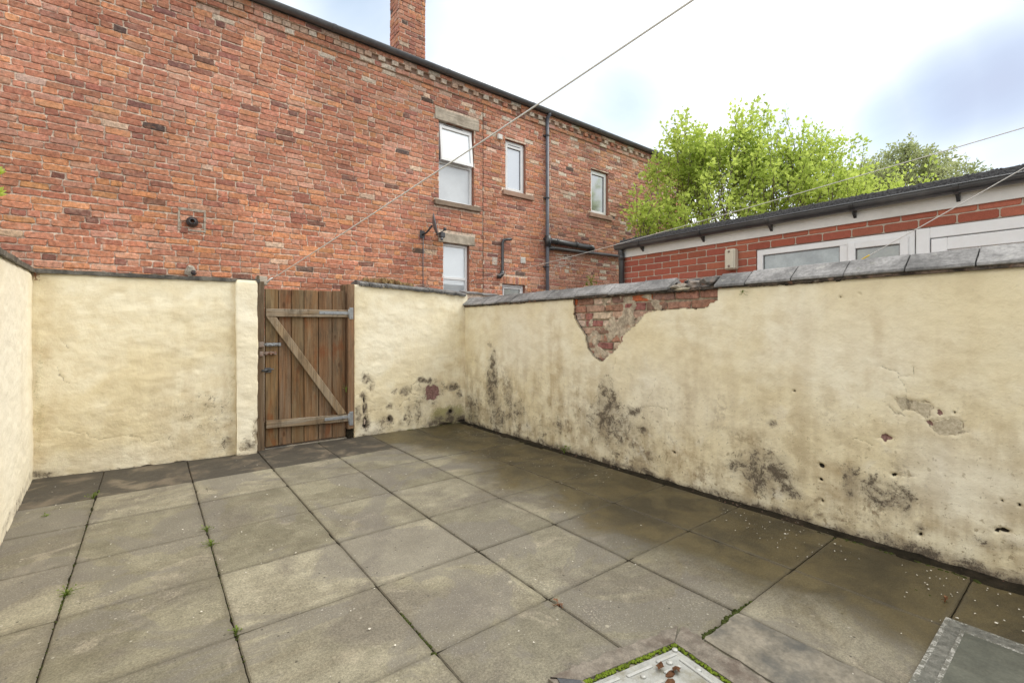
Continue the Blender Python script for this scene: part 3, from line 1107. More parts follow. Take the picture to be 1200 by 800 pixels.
oR = [(3.658, 0.876, 0.107, 0.543, .6), (2.099, 0.490, 0.075, 0.471, .5), (2.139, 0.203, 0.123, 0.181, .7), (1.594, 0.383, 0.121, 0.061, .6), (1.087, 0.328, 0.112, 0.135, .45),
      (0.867, 1.098, 0.030, 0.306, .5), (1.267, 1.097, 0.206, 0.389, .25), (0.487, 0.214, 0.199, 0.162, .3), (1.998, 0.986, 0.217, 0.257, .35), (3.173, 0.573, 0.227, 0.310, .3),
      (4.464, 0.751, 0.672, 0.361, .25), (0.626, 1.034, 0.216, 0.317, .25), (0.414, 0.678, 0.127, 0.154, .3), (1.035, 1.417, 0.273, 0.117, .2), (-.5, .8, .4, .4, .3)]
pR = [(0.732, 0.832, 0.039, 0.039, 1), (0.656, 0.823, 0.059, 0.035, 1), (0.556, 0.738, 0.059, 0.047, 1), (2.705, 0.172, 0.231, 0.109, .35), (4.882, 1.073, 0.066, 0.045, .6), (1.448, 0.235, 0.113, 0.055, .5)]
bR = [(0.814, 0.635, 0.032, 0.020, 1), (0.566, 0.825, 0.013, 0.022, 1), (0.612, 0.756, 0.018, 0.012, 1)]
hR = [(1.142, 0.392, 0.016, 0.015, 1), (0.770, 0.423, 0.016, 0.009, 1), (1.146, 0.302, 0.010, 0.009, 1), (0.327, 0.245, 0.022, 0.009, 1), (0.354, 0.240, 0.010, 0.011, .9),
      (0.655, 0.114, 0.012, 0.012, .7), (1.308, 0.855, 0.008, 0.008, .8), (1.038, 1.474, 0.007, 0.008, .7), (0.940, 1.490, 0.006, 0.008, .7), (0.514, 0.818, 0.006, 0.006, .8),
      (1.141, 0.160, 0.010, 0.013, .6), (2.215, 0.252, 0.014, 0.010, .7), (0.335, 0.399, 0.006, 0.007, .8), (0.274, 0.392, 0.006, 0.007, .8)]
cracksR = [[(2.528, 0.585), (2.396, 0.61), (2.271, 0.605), (2.255, 0.528)], [(2.492, 0.597), (2.422, 0.761), (2.396, 0.837)], [(0.754, 1.002), (0.735, 0.944), (0.715, 0.883)],
           [(0.822, 1.047), (0.782, 1.02), (0.742, 1.013), (0.7, 1.021)], [(0.685, 1.008), (0.674, 1.067)], [(2.823, 1.0), (2.884, 0.796), (2.925, 0.589)], [(2.573, 0.404), (2.528, 0.261), (2.466, 0.088)],
           [(0.97, 0.59), (0.918, 0.584), (0.863, 0.584)], [(0.802, 0.827), (0.762, 0.803), (0.731, 0.777)], [(0.491, 0.725), (0.441, 0.729)], [(0.762, 0.42), (0.666, 0.429)]]
rendered_face(RW, lambda u, d, z: (3.43 + d, u + 0 * z, z + 0 * u), -1.4, 5.47, const(-.012), const(1.585), .0085, 200, gR, oR, pR, bR, hR, algae=[(5.3, .1, .25, .12, .6), (4.0, .02, 1.2, .05, .4)],
              pale=[(2.3, .72, .5, .3, .35), (1.0, 1.2, .4, .3, .25), (.5, .45, .2, .2, .5), (4.3, 1.1, .5, .3, .3)], cracks=cracksR, low_amt=.85, low_h=1.0, base_grime=.5, base_h=.085, ochre_k=.62, hole_poly=poly)
# wall core behind the render, and the bare brick that shows in the hole
mb = MB()
mb.box(3.476, 3.655, -1.4, 5.72, -.05, 1.585, MORTAR)
mb.obj('core', M['old_brick'], RW)
mb = MB()
EXP_PAL = [((.36, .19, .135), 6), ((.54, .42, .33), 6), ((.45, .29, .215), 6), ((.52, .14, .06), 2.4), ((.30, .125, .11), 2), ((.25, .155, .12), 2)]
exp_map = lambda u, d, z: (3.458 + d, u, z)
brick_field(mb, exp_map, 1.78, 3.46, .93, 1.585, .073, .225, .012, pal=EXP_PAL, header_every=0, rough=.006, dep=.006)
mb.add([exp_map(1.75, .009, .9), exp_map(3.5, .009, .9), exp_map(3.5, .009, 1.59), exp_map(1.75, .009, 1.59)], [(3, 2, 1, 0)], (.33, .28, .20))
mb.obj('exposed_brickwork', M['old_brick'], RW, fix=True)
# smeared mortar lumps over the bare brick
mb = MB()
ny, nz_ = 210, 130
gy, gz = np.meshgrid(np.linspace(2.35, 3.4, ny), np.linspace(.94, 1.59, nz_), indexing='ij')
f = fbm(gy * 7, gz * 8, 910, 4) + .16 * np.exp(-(((gy - 2.98) / .22) ** 2 + ((gz - 1.25) / .2) ** 2)) + .1 * np.exp(-(((gy - 2.72) / .12) ** 2 + ((gz - 1.22) / .12) ** 2))
dd = 3.4585 - .007 * fbm(gy * 20, gz * 20, 920, 3) * np.clip((f - .55) * 12, 0, 1)
pts3 = np.stack([dd, gy, gz], -1).reshape(-1, 3)
tone = fbm(gy * 16, gz * 16, 930, 4).ravel()
fs = [(a * nz_ + b, (a + 1) * nz_ + b, (a + 1) * nz_ + b + 1, a * nz_ + b + 1) for a in range(ny - 1) for b in range(nz_ - 1) if f[a, b] > .565]
mb.add(pts3, fs)
mb.c = [((.40 + .36 * (t - .3)), (.335 + .32 * (t - .3)), (.25 + .24 * (t - .3))) for t in tone]
mb.obj('mortar_smears', M['old_brick'], RW)
# ridge tiles
joints = [5.62, 5.28, 4.98, 4.68, 4.39, 4.07, 3.76, 3.33, 2.9, 2.58, 2.26, None, 1.86, 1.625, 1.318, 1.015, .717, .427, .13, -.17, -.47, -.78, -1.1, -1.4]
prev = None
for a, b in zip(joints[:-1], joints[1:]):
    if a is None or b is None: continue
    mb = MB()
    t = .017
    dz, dx = random.uniform(-.006, .006), random.uniform(-.007, .007)
    ridge, lip = 1.708 + dz, 1.597 + dz
    xc = 3.545 + dx
    prof = [(xc - .150, lip), (xc - .146, lip + t), (xc - .012, ridge), (xc + .012, ridge), (xc + .146, lip + t), (xc + .150, lip), (xc + .12, lip - .004), (xc, ridge - .04), (xc - .12, lip - .004)]
    tone = random.uniform(.35, .75)
    skew = random.uniform(-.006, .006)
    g = .003
    mb.prism(prof, lambda p, q, s: (p + skew * (s - a) / .3, s, q + random.uniform(-.0012, .0012) + .004 * (s == b - 0)), a - g, b + g, (tone,) * 3)
    o = mb.obj('coping_tile', M['coping_tile'], RW, fix=True)
    bm = bmesh.new()
    bm.from_mesh(o.data)
    bmesh.ops.bevel(bm, geom=[e for e in bm.edges if e.calc_face_angle(0) > .5], offset=.003, segments=1, affect='EDGES')
    bmesh.ops.subdivide_edges(bm, edges=[e for e in bm.edges if e.calc_length() > .1], cuts=3, use_grid_fill=True)
    for v in bm.verts:
        v.co += Vector((random.uniform(-1, 1), random.uniform(-1, 1), random.uniform(-1, 1))) * .0011
    bm.to_mesh(o.data)
    bm.free()
# mortar bed under the tiles and the rubble where one tile is missing
mb = MB()
mb.box(3.412, 3.678, -1.4, 5.70, 1.583, 1.606, (.06, .052, .043), jit=.002)  # bed coloured dark to stand in for shade under the tile lip
rnd = random.Random(3)
for s in np.arange(-1.35, 5.6, .03):
    if vnoise(np.array([s * 2.3]), np.array([.5]), 77)[0] > .42:
        w = rnd.uniform(.015, .035)
        lump(mb, (3.428, s, 1.587 + rnd.uniform(-.006, .004)), (.014 + .008 * rnd.random(), w, .011), rnd.choice([(.06, .05, .04), (.09, .08, .06), (.045, .04, .033)]), rnd.randint(0, 9999))
mb.obj('mortar_bed', M['old_brick'], RW, fix=True)


mb = MB()
rubble = [((3.47, 2.18, 1.62), (.07, .075, .035), (.30, .27, .22)), ((3.47, 2.06, 1.625), (.07, .07, .045), (.20, .18, .16)), ((3.50, 1.95, 1.64), (.08, .08, .045), (.15, .14, .13)),
          ((3.44, 2.13, 1.598), (.035, .11, .018), (.44, .40, .30)), ((3.45, 1.97, 1.60), (.04, .06, .02), (.12, .11, .10)), ((3.56, 2.08, 1.655), (.09, .12, .03), (.10, .10, .10)),
          ((3.55, 1.92, 1.67), (.07, .05, .025), (.09, .09, .09))]
for i, (c, r, col) in enumerate(rubble):
    lump(mb, c, r, col, i)
mb.obj('broken_coping', M['old_brick'], RW, fix=True)

# --- wall right of the gate (inner face Y = 5.46), runs on past the long wall
BR = thing('yard_wall', 'short cream rendered wall right of the gate with crumbling patches and rough slate coping', 'wall', (2.7, 5.57, 0))
gB = [(2.034, 0.694, 0.046, 0.041, .7), (2.105, 0.587, 0.028, 0.080, .5), (2.021, 0.453, 0.026, 0.053, .9), (2.014, 0.326, 0.024, 0.066, .8), (2.034, 0.158, 0.045, 0.070, 1),
      (1.938, 0.246, 0.028, 0.079, .7), (2.540, 0.494, 0.050, 0.060, .6), (2.426, 0.502, 0.023, 0.026, .6), (2.801, 0.603, 0.055, 0.03, .75), (2.862, 0.606, 0.034, 0.033, .75), (2.335, 0.332, 0.035, 0.030, .6),
      (2.280, 0.128, 0.075, 0.062, .55), (2.335, 0.167, 0.022, 0.039, 1), (2.606, 0.386, 0.020, 0.020, .7), (2.666, 0.243, 0.104, 0.147, .4), (2.490, 0.109, 0.043, 0.032, .55), (3.223, 0.495, 0.065, 0.04, .85),
      (3.214, 0.165, 0.05, 0.046, .95), (3.272, 0.015, 0.30, 0.085, 1.0), (3.332, 0.392, 0.040, 0.048, .5), (2.173, 0.025, 0.081, 0.029, .5), (2.725, 0.197, 0.039, 0.032, .6), (2.548, 0.169, 0.020, 0.022, .8),
      (2.93, .44, .13, .115, .5)]
pB = [(2.533, 0.494, 0.032, 0.043, .8), (2.696, 0.500, 0.090, 0.082, .45), (2.665, 0.217, 0.067, 0.130, .45), (2.040, 0.604, 0.052, 0.081, .45), (2.322, 0.136, 0.069, 0.061, .6), (3.214, 0.475, 0.060, 0.034, .9)]
rendered_face(BR, lambda u, d, z: (u + 0 * z, 5.46 + d, z + 0 * u), 1.90, 3.47, const(-.01), lambda u: 1.80 - .035 * (u - 1.9) / 1.5, .0085, 300, gB, [(3.38, .9, .1, .8, .45), (3.2, .5, .25, .35, .35)], pB,
              [(2.925, 0.445, 0.125, 0.11, 1)], [(2.02, .43, .010, .05, .75), (2.012, .32, .009, .06, .8), (2.035, .17, .016, .06, .85), (2.10, .56, .008, .05, .5), (3.40, .015, .09, .02, .7), (3.15, .005, .12, .015, .6), (2.335, .165, .014, .03, .7), (3.21, .165, .03, .028, .8), (2.03, .12, .03, .04, .6)],
              algae=[(3.188, 0.115, 0.284, 0.155, 1.0), (3.435, 0.277, 0.104, 0.393, .4), (2.974, 0.267, 0.158, 0.100, .3)], pale=[(2.5, 1.2, .5, .4, .3), (2.1, .05, .15, .08, .6)],
              cracks=[[(2.053, 0.297), (2.145, 0.289), (2.239, 0.29)], [(1.906, 0.495), (1.963, 0.49)], [(2.47, .28), (2.50, .36), (2.6, .40)], [(2.75, .33), (2.76, .2), (2.72, .13)]],
              low_amt=.34, low_h=.6, base_grime=.3, lump=.009, rims=[(2.54, .494, .05, .06, 1), (2.70, .5, .09, .08, 1), (2.67, .22, .09, .14, 1), (2.93, .44, .11, .1, 1), (2.09, .59, .05, .08, 1), (2.02, .3, .05, .2, 1), (2.3, .13, .09, .08, 1), (3.22, .49, .08, .05, 1), (3.33, .40, .05, .06, 1), (2.33, .33, .05, .04, 1), (3.22, .17, .08, .07, 1)])
mb = MB()
mb.box(1.90, 5.4, 5.485, 5.70, -.05, 1.775, MORTAR)
mb.box(1.895, 1.905, 5.452, 5.70, -.03, 1.79, (.62, .52, .33), bev=.003)
mb.obj('core', M['old_brick'], BR)


def slate(parent, x0, x1, yf, yb, zt0, zt1, th, seed, mat='coping_slate', name='coping_slate', chip=.012, slope=.0, n=26):
    """rough slab with a ragged front edge"""
    rnd = random.Random(seed)
    mb = MB()
    top, bot = [], []
    fr = [(x0 + (x1 - x0) * i / n, yf + rnd.uniform(-chip, chip) * .6 + (chip if rnd.random() < .12 else 0)) for i in range(n + 1)]
    for i, (x, y) in enumerate(fr):
        t = i / n
        z = zt0 + (zt1 - zt0) * t
        j = rnd.uniform(-.003, .003)
        top.append([(x, y, z - slope + j), (x, y + .012, z - slope * .8 + .004 + j), (x, (yf + yb) / 2, z + rnd.uniform(-.003, .003)), (x, yb, z - slope * .6)])
        tb = th * rnd.uniform(.75, 1.2)
        bot.append([(x, y + .006, z - slope - tb), (x, yb, z - slope * .6 - tb)])
    vs, fs = [], []
    for a, b in zip(top, bot):
        vs += a + b
    for i in range(n):
        o, q = i * 6, (i + 1) * 6
        for a, b in ((0, 1), (1, 2), (2, 3), (3, 5), (5, 4), (4, 0)):
            fs.append((o + a, q + a, q + b, o + b))
    fs.append((0, 1, 2, 3, 5, 4))
    e = n * 6
    fs.append((e + 4, e + 5, e + 3, e + 2, e + 1, e))
    tone = rnd.uniform(.3, .65)
    mb.add(vs, fs, (tone,) * 3)
    return mb.obj(name, M[mat], parent, fix=True)


slate(BR, 1.955, 2.29, 5.425, 5.75, 1.866, 1.852, .03, 1, slope=.048)
slate(BR, 2.295, 2.86, 5.42, 5.75, 1.860, 1.83, .026, 2, slope=.052)
slate(BR, 2.865, 3.43, 5.42, 5.75, 1.836, 1.80, .026, 3, slope=.052)
mb = MB()
lump(mb, (2.24, 5.45, 1.795), (.06, .02, .016), (.62, .55, .42), 3)
lump(mb, (2.31, 5.452, 1.792), (.05, .018, .013), (.55, .48, .36), 4)
mb.obj('loose_mortar', M['old_brick'], BR, fix=True)
xs_ = [3.44, 3.72, 4.02, 4.33, 4.65, 4.97, 5.3]
for i, (a, b) in enumerate(zip(xs_[:-1], xs_[1:])):
    mb = MB()
    zt = 1.812 - .012 * i
    prof = [(5.45, zt - .045), (5.45, zt - .028), (5.585, zt), (5.615, zt), (5.74, zt - .028), (5.74, zt - .045)]
    mb.prism(prof, lambda p, q, s: (s, p, q), a + .003, b - .003, (random.uniform(.45, .8),) * 3)
    mb.obj('coping_tile', M['coping_tile'], BR, fix=True)

# --- wall left of the gate, with its pier
BL = thing('yard_wall', 'smooth cream rendered wall left of the gate ending in a narrow pier', 'wall', (0, 5.65, 0))


def bl_map(u, d, z):
    return (u + 0 * z, 5.615 - .118 * (u + .785) + d, z + 0 * u)


rendered_face(BL, bl_map, -.83, .715, const(-.01), lambda u: 1.755 + .003 * u + .004 * np.sin(u * 9), .0095, 400, [(.45, .47, .2, .12, .28), (.613, .111, .05, .045, .5), (.5, .3, .12, .08, .25), (-.74, .03, .1, .03, .6)],
              [(.3, .5, .3, .4, .22), (-.72, .8, .06, .8, .35), (.64, .9, .05, .8, .5), (0, .15, .7, .1, .2)], [(.06, .08, .15, .06, .3)], [], [], algae=[(-.735, .7, .04, .7, .45), (.655, .7, .04, .7, .4)],
              pale=[(-.2, .1, .4, .1, .4)],
              cracks=[[(-0.546, 0.387), (-0.447, 0.359), (-0.391, 0.321), (-0.351, 0.277), (-0.276, 0.282), (-0.187, 0.292), (-0.126, 0.3), (-0.065, 0.251), (-0.002, 0.218), (0.062, 0.225)],
                      [(-0.636, 0.414), (-0.546, 0.387)], [(0.16, 0.268), (0.127, 0.223), (0.193, 0.164)], [(-0.61, 1.20), (-0.556, 1.092)], [(-.64, .95), (-.6, .85), (-.55, .8)]],
              low_amt=.16, low_h=.8, base_grime=.22, lump=.011, base_h=.03)
mb = MB()
mb.add([bl_map(u, d, z) for u in (-.9, .88) for d in (.03, .26) for z in (-.05, 1.75)], [(0, 1, 3, 2), (4, 6, 7, 5), (0, 4, 5, 1), (2, 3, 7, 6), (0, 2, 6, 4), (1, 5, 7, 3)], MORTAR)
mb.obj('core', M['old_brick'], BL, fix=True)
# pier: three rendered faces as one wrapped strip


def pier_map(u, d, z):
    # u 0..0.07 left return, .07..0.26 front, .26..0.33 right return (rounded arrises)
    u = np.asarray(u, float)
    d = np.asarray(d, float)
    x = np.where(u < .07, .687 + d, np.where(u < .26, .687 + (u - .07), .877 - d))
    y = np.where(u < .07, 5.455 - u - 0 * d, np.where(u < .26, 5.385 + d, 5.385 + (u - .26)))
    return (x + 0 * z, y + 0 * z, z + 0 * u)


rendered_face(BL, pier_map, 0.0, .33, const(-.005), const(1.772), .0095, 500, [(.2, .1, .06, .06, .55), (.26, .25, .03, .08, .5), (.3, .3, .04, .15, .4)], [(.02, .8, .03, .9, .5)], [(.25, .16, .04, .08, .8), (.13, .05, .04, .04, .6)], [], [],
              pale=[(.16, .9, .14, .9, .45)], cracks=[[(.25, .35), (.235, .25), (.25, .17)], [(.12, .04), (.2, .06)]], low_amt=.2, low_h=.6, base_grime=.35, lump=.010)
mb = MB()
mb.box(.70, .865, 5.40, 5.60, -.05, 1.768, MORTAR)
mb.obj('pier_core', M['old_brick'], BL)
# thin sooty capping
n = 40
mb = MB()
vs, fs = [], []
for i in range(n + 1):
    u = -.82 + (.90 + .82) * i / n
    zb = 1.752 + random.uniform(-.004, .003)
    zt = 1.786 + random.uniform(-.004, .004)
    f = -.018 + random.uniform(-.006, .006) - (.065 if u > .69 else 0) * 0
    yo = bl_map(u, f, 0)[1]
    vs += [(u, yo, zb), (u, yo - .002, zt), (u, yo + .28, zt + .004), (u, yo + .28, zb)]
for i in range(n):
    for k in range(4):
        fs.append((i * 4 + k, (i + 1) * 4 + k, (i + 1) * 4 + (k + 1) % 4, i * 4 + (k + 1) % 4))
fs += [(0, 1, 2, 3), (n * 4 + 3, n * 4 + 2, n * 4 + 1, n * 4)]
mb.add(vs, fs, (.42,) * 3)
mb.obj('capping', M['coping_strip'], BL, fix=True)

# --- left boundary wall (inner face near X = -.75)
LW = thing('yard_wall', 'cream side wall, its colour lightened as if brightly lit, streaked with fine marks at the left edge of the yard', 'wall', (-.85, 2.2, 0))


def lw_x(y):
    y = np.asarray(y, float)
    return np.where(y > 3.4, -.785 + .058 * (5.62 - y), -.656 + 0 * y)


def lw_map(u, d, z):
    return (lw_x(u) - d + 0 * z, u + 0 * z, z + 0 * u)


rendered_face(LW, lw_map, 5.68, -1.2, const(-.012), lambda u: 1.752 - .03 * (5.5 - u), .011, 600, [(4.5, .05, .8, .03, .4), (5.2, .05, .3, .03, .4)], [(5.0, .9, .15, .5, .2)], [], [], [],
              pale=[(4.6, .9, 1.2, 1.0, .85), (2, .9, 2, .9, .8)],  # lightened colour stands in for the strong light on this wall
              cracks=[[(4.789, 1.641), (4.792, 1.605)], [(4.956, 1.529), (4.956, 1.435), (4.986, 1.34)], [(5.17, 1.469), (5.202, 1.404)], [(4.608, 0.956), (4.658, 0.775)], [(4.816, 1.552), (4.80, 1.489)], [(4.62, 1.1), (4.608, 0.897)],
                      [(4.9, 1.2), (4.9, 1.05)], [(5.1, .9), (5.12, .7)]],
              low_amt=.12, low_h=.6, base_grime=.3, lump=.008)
mb = MB()
mb.add([(lw_x(y) - dx, y, z) for y in (-1.2, 5.9) for dx in (.03, .25) for z in (-.05, 1.52)], [(0, 1, 3, 2), (4, 6, 7, 5), (0, 4, 5, 1), (2, 3, 7, 6), (0, 2, 6, 4), (1, 5, 7, 3)], MORTAR)
mb.obj('core', M['old_brick'], LW, fix=True)
mb = MB()
vs, fs = [], []
n = 60
for i in range(n + 1):
    y = -1.2 + 7.0 * i / n
    zb, zt = 1.752 - .03 * (5.5 - y) + random.uniform(-.005, .002), 1.783 - .03 * (5.5 - y) + random.uniform(-.003, .003)
    xo = lw_x(y) + .016 + random.uniform(-.005, .005)
    vs += [(xo, y, zb), (xo + .002, y, zt), (xo - .28, y, zt + .004), (xo - .28, y, zb)]
for i in range(n):
    for k in range(4):
        fs.append((i * 4 + k, (i + 1) * 4 + k, (i + 1) * 4 + (k + 1) % 4, i * 4 + (k + 1) % 4))
fs += [(0, 1, 2, 3), (n * 4 + 3, n * 4 + 2, n * 4 + 1, n * 4)]
mb.add(vs, fs, (.36,) * 3)
mb.obj('capping', M['coping_strip'], LW, fix=True)

# ------------------------------------------------------------------ gate
GY = 5.475


def plank(mb, x0, x1, y0, y1, z0, z1, col, bev=.003):
    mb.box(x0, x1, y0, y1, z0, z1, col, bev=bev)


GT = thing('timber_gate', 'weathered plank gate with two rails and one diagonal brace', 'gate', (1.38, GY, .03))
mb = MB()
be = [.962, 1.091, 1.218, 1.349, 1.502, 1.651, 1.806]
for i, (a, b) in enumerate(zip(be[:-1], be[1:])):
    t = [1.05, 1.0, .88, 1.08, .95, .85][i]
    mb.box(a + .0032, b - .0032, GY + random.uniform(-.002, .002), GY + .024, .03 + random.uniform(-.004, .004), 1.70 + .003 * i + random.uniform(-.002, .002), (t, t * random.uniform(.94, 1.02), t * random.uniform(.9, 1.02)), bev=.004)
mb.box(.963, 1.805, GY + .0245, GY + .030, .035, 1.695, (.35, .35, .35))  # added dark backing sheet, stops light showing through the board gaps
mb.obj('board_panel', M['wood'], GT)
for z, sl, tone in ((1.405, .006, (1, .98, .95)), (.229, -.03, (.95, .94, .92))):
    mb = MB()
    vs = [(x, y, zz) for x in (.966, 1.826) for y in (GY - .034, GY - .003) for zz in ((z, z + .083) if x < 1 else (z + sl, z + sl + .086))]
    mb.add(vs, [(0, 1, 3, 2), (4, 6, 7, 5), (0, 4, 5, 1), (2, 3, 7, 6), (0, 2, 6, 4), (1, 5, 7, 3)], tone)
    o = mb.obj('rail', M['wood_rail'], GT, fix=True)
    bm = bmesh.new(); bm.from_mesh(o.data)
    bmesh.ops.bevel(bm, geom=bm.edges[:], offset=.004, segments=1, affect='EDGES')
    bm.to_mesh(o.data); bm.free()
mb = MB()
pts = [(.968, 1.402), (1.062, 1.402), (1.806, .296), (1.712, .286)]
mb.add([(x, GY - .036, z) for x, z in pts] + [(x, GY - .004, z) for x, z in pts], [(3, 2, 1, 0), (4, 5, 6, 7), (0, 1, 5, 4), (1, 2, 6, 5), (2, 3, 7, 6), (3, 0, 4, 7)], (1, 1, 1))
o = mb.obj('brace', M['wood_brace'], GT, fix=True)
bm = bmesh.new(); bm.from_mesh(o.data)
bmesh.ops.bevel(bm, geom=bm.edges[:], offset=.004, segments=1, affect='EDGES')
bm.to_mesh(o.data); bm.free()
# hinges: plate on the post and strap on the rail
for z0, z1, zs in ((1.39, 1.525, 1.455), (.155, .315, .25)):
    mb = MB()
    mb.box(1.832, 1.878, GY - .052, GY - .046, z0, z1, bev=.002)
    mb.box(1.50 if z0 > 1 else 1.56, 1.822, GY - .040, GY - .0345, zs - .012, zs + .022, bev=.002)
    mb.tube([(1.827, GY - .043, z0 + .02), (1.827, GY - .043, z1 - .02)], .008)
    for q in (1.56, 1.66, 1.76):
        mb.tube([(q, GY - .044, zs), (q, GY - .039, zs)], .006)
    for q in (z0 + .025, z1 - .025):
        mb.tube([(1.858, GY - .057, q), (1.858, GY - .051, q)], .006)
    mb.obj('hinge', M['galv'], GT)


def bolt(name, x0, x1, z, mat, h=.03):
    mb = MB()
    mb.box(x0 + .04, x1, GY - .006, GY - .001, z - h / 2, z + h / 2, bev=.001)
    mb.tube([(x0 - .02, GY - .018, z), (x1 - .01, GY - .018, z)], .008)
    for q in (x0 + .055, (x0 + x1) / 2 + .02, x1 - .02):
        mb.box(q - .009, q + .009, GY - .028, GY - .005, z - h / 2 + .002, z + h / 2 - .002, bev=.003)
    mb.tube([(x0 + .095, GY - .018, z), (x0 + .095, GY - .048, z - .012)], .006)
    return mb.obj(name, mat, GT)


bolt('bolt', .925, 1.115, 1.111, M['galv'], .034)
bolt('bolt', .915, 1.072, 1.018, M['rusty'], .036)
mb = MB()
mb.box(.955, 1.02, GY - .008, GY - .001, .815, .865, bev=.002)
mb.tube([(.985, GY - .02, .842), (.925, GY - .022, .838)], .011)
mb.tube([(.99, GY - .004, .842), (.99, GY - .045, .842), (1.01, GY - .055, .85), (1.035, GY - .055, .853)], .007)
mb.obj('latch', M['dark_metal'], GT)

P1 = thing('gate_post', 'dark weathered timber post at the latch side of the gate', 'post', (.915, 5.48, 0))
mb = MB()
mb.box(.884, .953, 5.455, 5.56, -.02, 1.775, (1, 1, 1), bev=.005)
mb.box(.880, .905, 5.44, 5.4545, .35, 1.835, (.85, .85, .85), bev=.003)
mb.obj('post', M['wood_post'], P1)
mb = MB()
mb.box(.90, .945, 5.438, 5.4545, 1.085, 1.14, bev=.003)
mb.obj('keeper', M['rusty'], P1)
mb = MB()
mb.box(.905, .94, 5.438, 5.4545, .99, 1.04, bev=.003)
mb.obj('keeper', M['rusty'], P1)
P2 = thing('gate_post', 'reddish brown timber post carrying the gate hinges', 'post', (1.86, 5.48, 0))
mb = MB()
mb.box(1.819, 1.893, 5.43, 5.54, .11, 1.80, (1, 1, 1), bev=.005)
mb.box(1.80, 1.89, 5.545, 5.66, 0, 1.80, (.8, .8, .75), bev=.005)
mb.obj('post', M['wood_post_warm'], P2)
mb = MB()
lump(mb, (1.855, 5.49, .05), (.045, .05, .07), (.06, .05, .035), 61)
mb.obj('rotten_foot', M['soil'], P2)
PS = MB()
PS.box(.905, 1.0, 5.57, 5.70, 1.745, 1.842, (.5, .43, .30), bev=.006, jit=.002)
tag(PS.obj('stone_block', M['stone'], None), 'pale stone block capping the wall end behind the latch side gate post', 'stone')
mb = MB()
mb.box(.955, 1.82, 5.47, 5.60, -.05, .012, bev=.006, jit=.001)
struct(mb.obj('threshold', M['concrete']))

# ------------------------------------------------------------------ big brick house across the alley
HY = 7.1
HS = thing('brick_house', 'two storey red brick house side with white windows and tall chimney', 'house', (4.5, HY, 0))
hmap = lambda u, d, z: (u, HY + d, z)
win = {
    'w1': (3.935, 4.66, 3.50, 4.885), 'w2': (5.375, 5.885, 3.93, 4.93), 'w3': (7.765, 8.36, 3.87, 4.87),
    'g1': (4.02, 4.56, 1.2, 2.785), 'g2': (5.30, 5.87, 1.5, 2.145)}
lintels = {'w1': (3.86, 4.765, 4.885, 5.085), 'g1': (3.925, 4.67, 2.785, 2.95)}
sills = {'w1': (3.84, 4.785, 3.415, 3.50), 'w2': (5.30, 6.06, 3.84, 3.93), 'w3': (7.69, 8.45, 3.78, 3.87)}
ops = list(win.values()) + list(lintels.values()) + list(sills.values())
flue_ring = (.285, .56, 2.53, 2.775)
g2arch = (5.24, 5.93, 2.145, 2.29)


def house_col(u, z):
    if .30 < u < .55 and 2.55 < z < 2.75:
        k = random.gauss(1, .04)
        return (.43 * k, .17 * k, .10 * k)
    c = pick(OLD_PAL)
    t = min(max((z - 4.7) / .8, 0), 1) * .15 + (.07 if u > 6.4 else 0)
    if random.random() < t:
        c = random.choice([(.60, .50, .39), (.55, .38, .29), (.62, .54, .44)])
    elif u > 6.3:
        c = (c[0] * .92, c[1] * .98, c[2] * 1.05)
    elif u < 4.8 and z < 3.2:
        c = (c[0] * 1.06, c[1] * 1.02, c[2] * .96)
    return c


mb = MB()
brick_field(mb, hmap, -4.0, 11.65, 1.19, 5.42, .0755, .232, .0105, [o for o in ops] + [g2arch] + [(.283, .30, 2.53, 2.77), (.545, .562, 2.53, 2.77)], colfn=house_col, breaks=(4.854,), header_every=6, rough=.0058)
# soldier arch over the small window
x = 5.245
while x < 5.92:
    brick(mb, hmap, x + .004, x + .069, 2.15, 2.285, pick(OLD_PAL), random.uniform(-.003, .002), .003)
    x += .0755
wall_plane(mb, hmap, -4.0, 11.65, 0, 5.42, list(win.values()), .0085, .22, MORTAR)
# rest of the block behind the face
mb.add([(-4, HY + .22, 0), (11.65, HY + .22, 0), (11.65, 13, 0), (-4, 13, 0), (-4, HY + .22, 5.6), (11.65, HY + .22, 5.6), (11.65, 13, 5.6), (-4, 13, 5.6)], [(1, 2, 6, 5), (2, 3, 7, 6), (3, 0, 4, 7)], (.36, .16, .11))
mb.add([(11.65, HY + .0085, 0), (11.65, HY + .22, 0), (11.65, HY + .22, 5.42), (11.65, HY + .0085, 5.42)], [(0, 1, 2, 3)], (.36, .16, .11))
mb.obj('wall', M['old_brick'], HS)
# oversailing courses
mb = MB()
brick_field(mb, hmap, -4, 11.65, 5.42, 5.497, .077, .232, .010, colfn=house_col, header_every=0, proud0=-.03)
x = -4.0
while x < 11.6:
    deep = x > 2.6
    brick(mb, hmap, x + .004, x + (.112 if deep else .110), 5.502, 5.574, random.choice([(.60, .50, .40), (.54, .38, .28), (.56, .42, .32), (.62, .54, .44), pick(OLD_PAL)]), -.062 if deep else -.036 - random.uniform(0, .012), .003)
    x += .222 if deep else .116
brick_field(mb, hmap, -4, 11.65, 5.578, 5.65, .072, .232, .010, colfn=house_col, header_every=0, proud0=-.066)
mb.box(-4, 11.65, HY - .022, HY + .2, 5.421, 5.499, MORTAR)
mb.box(-4, 11.65, HY - .018, HY + .2, 5.499, 5.576, (.30, .2, .15))
mb.box(-4, 11.65, HY - .058, HY + .2, 5.576, 5.651, MORTAR)
mb.obj('cornice', M['old_brick'], HS)
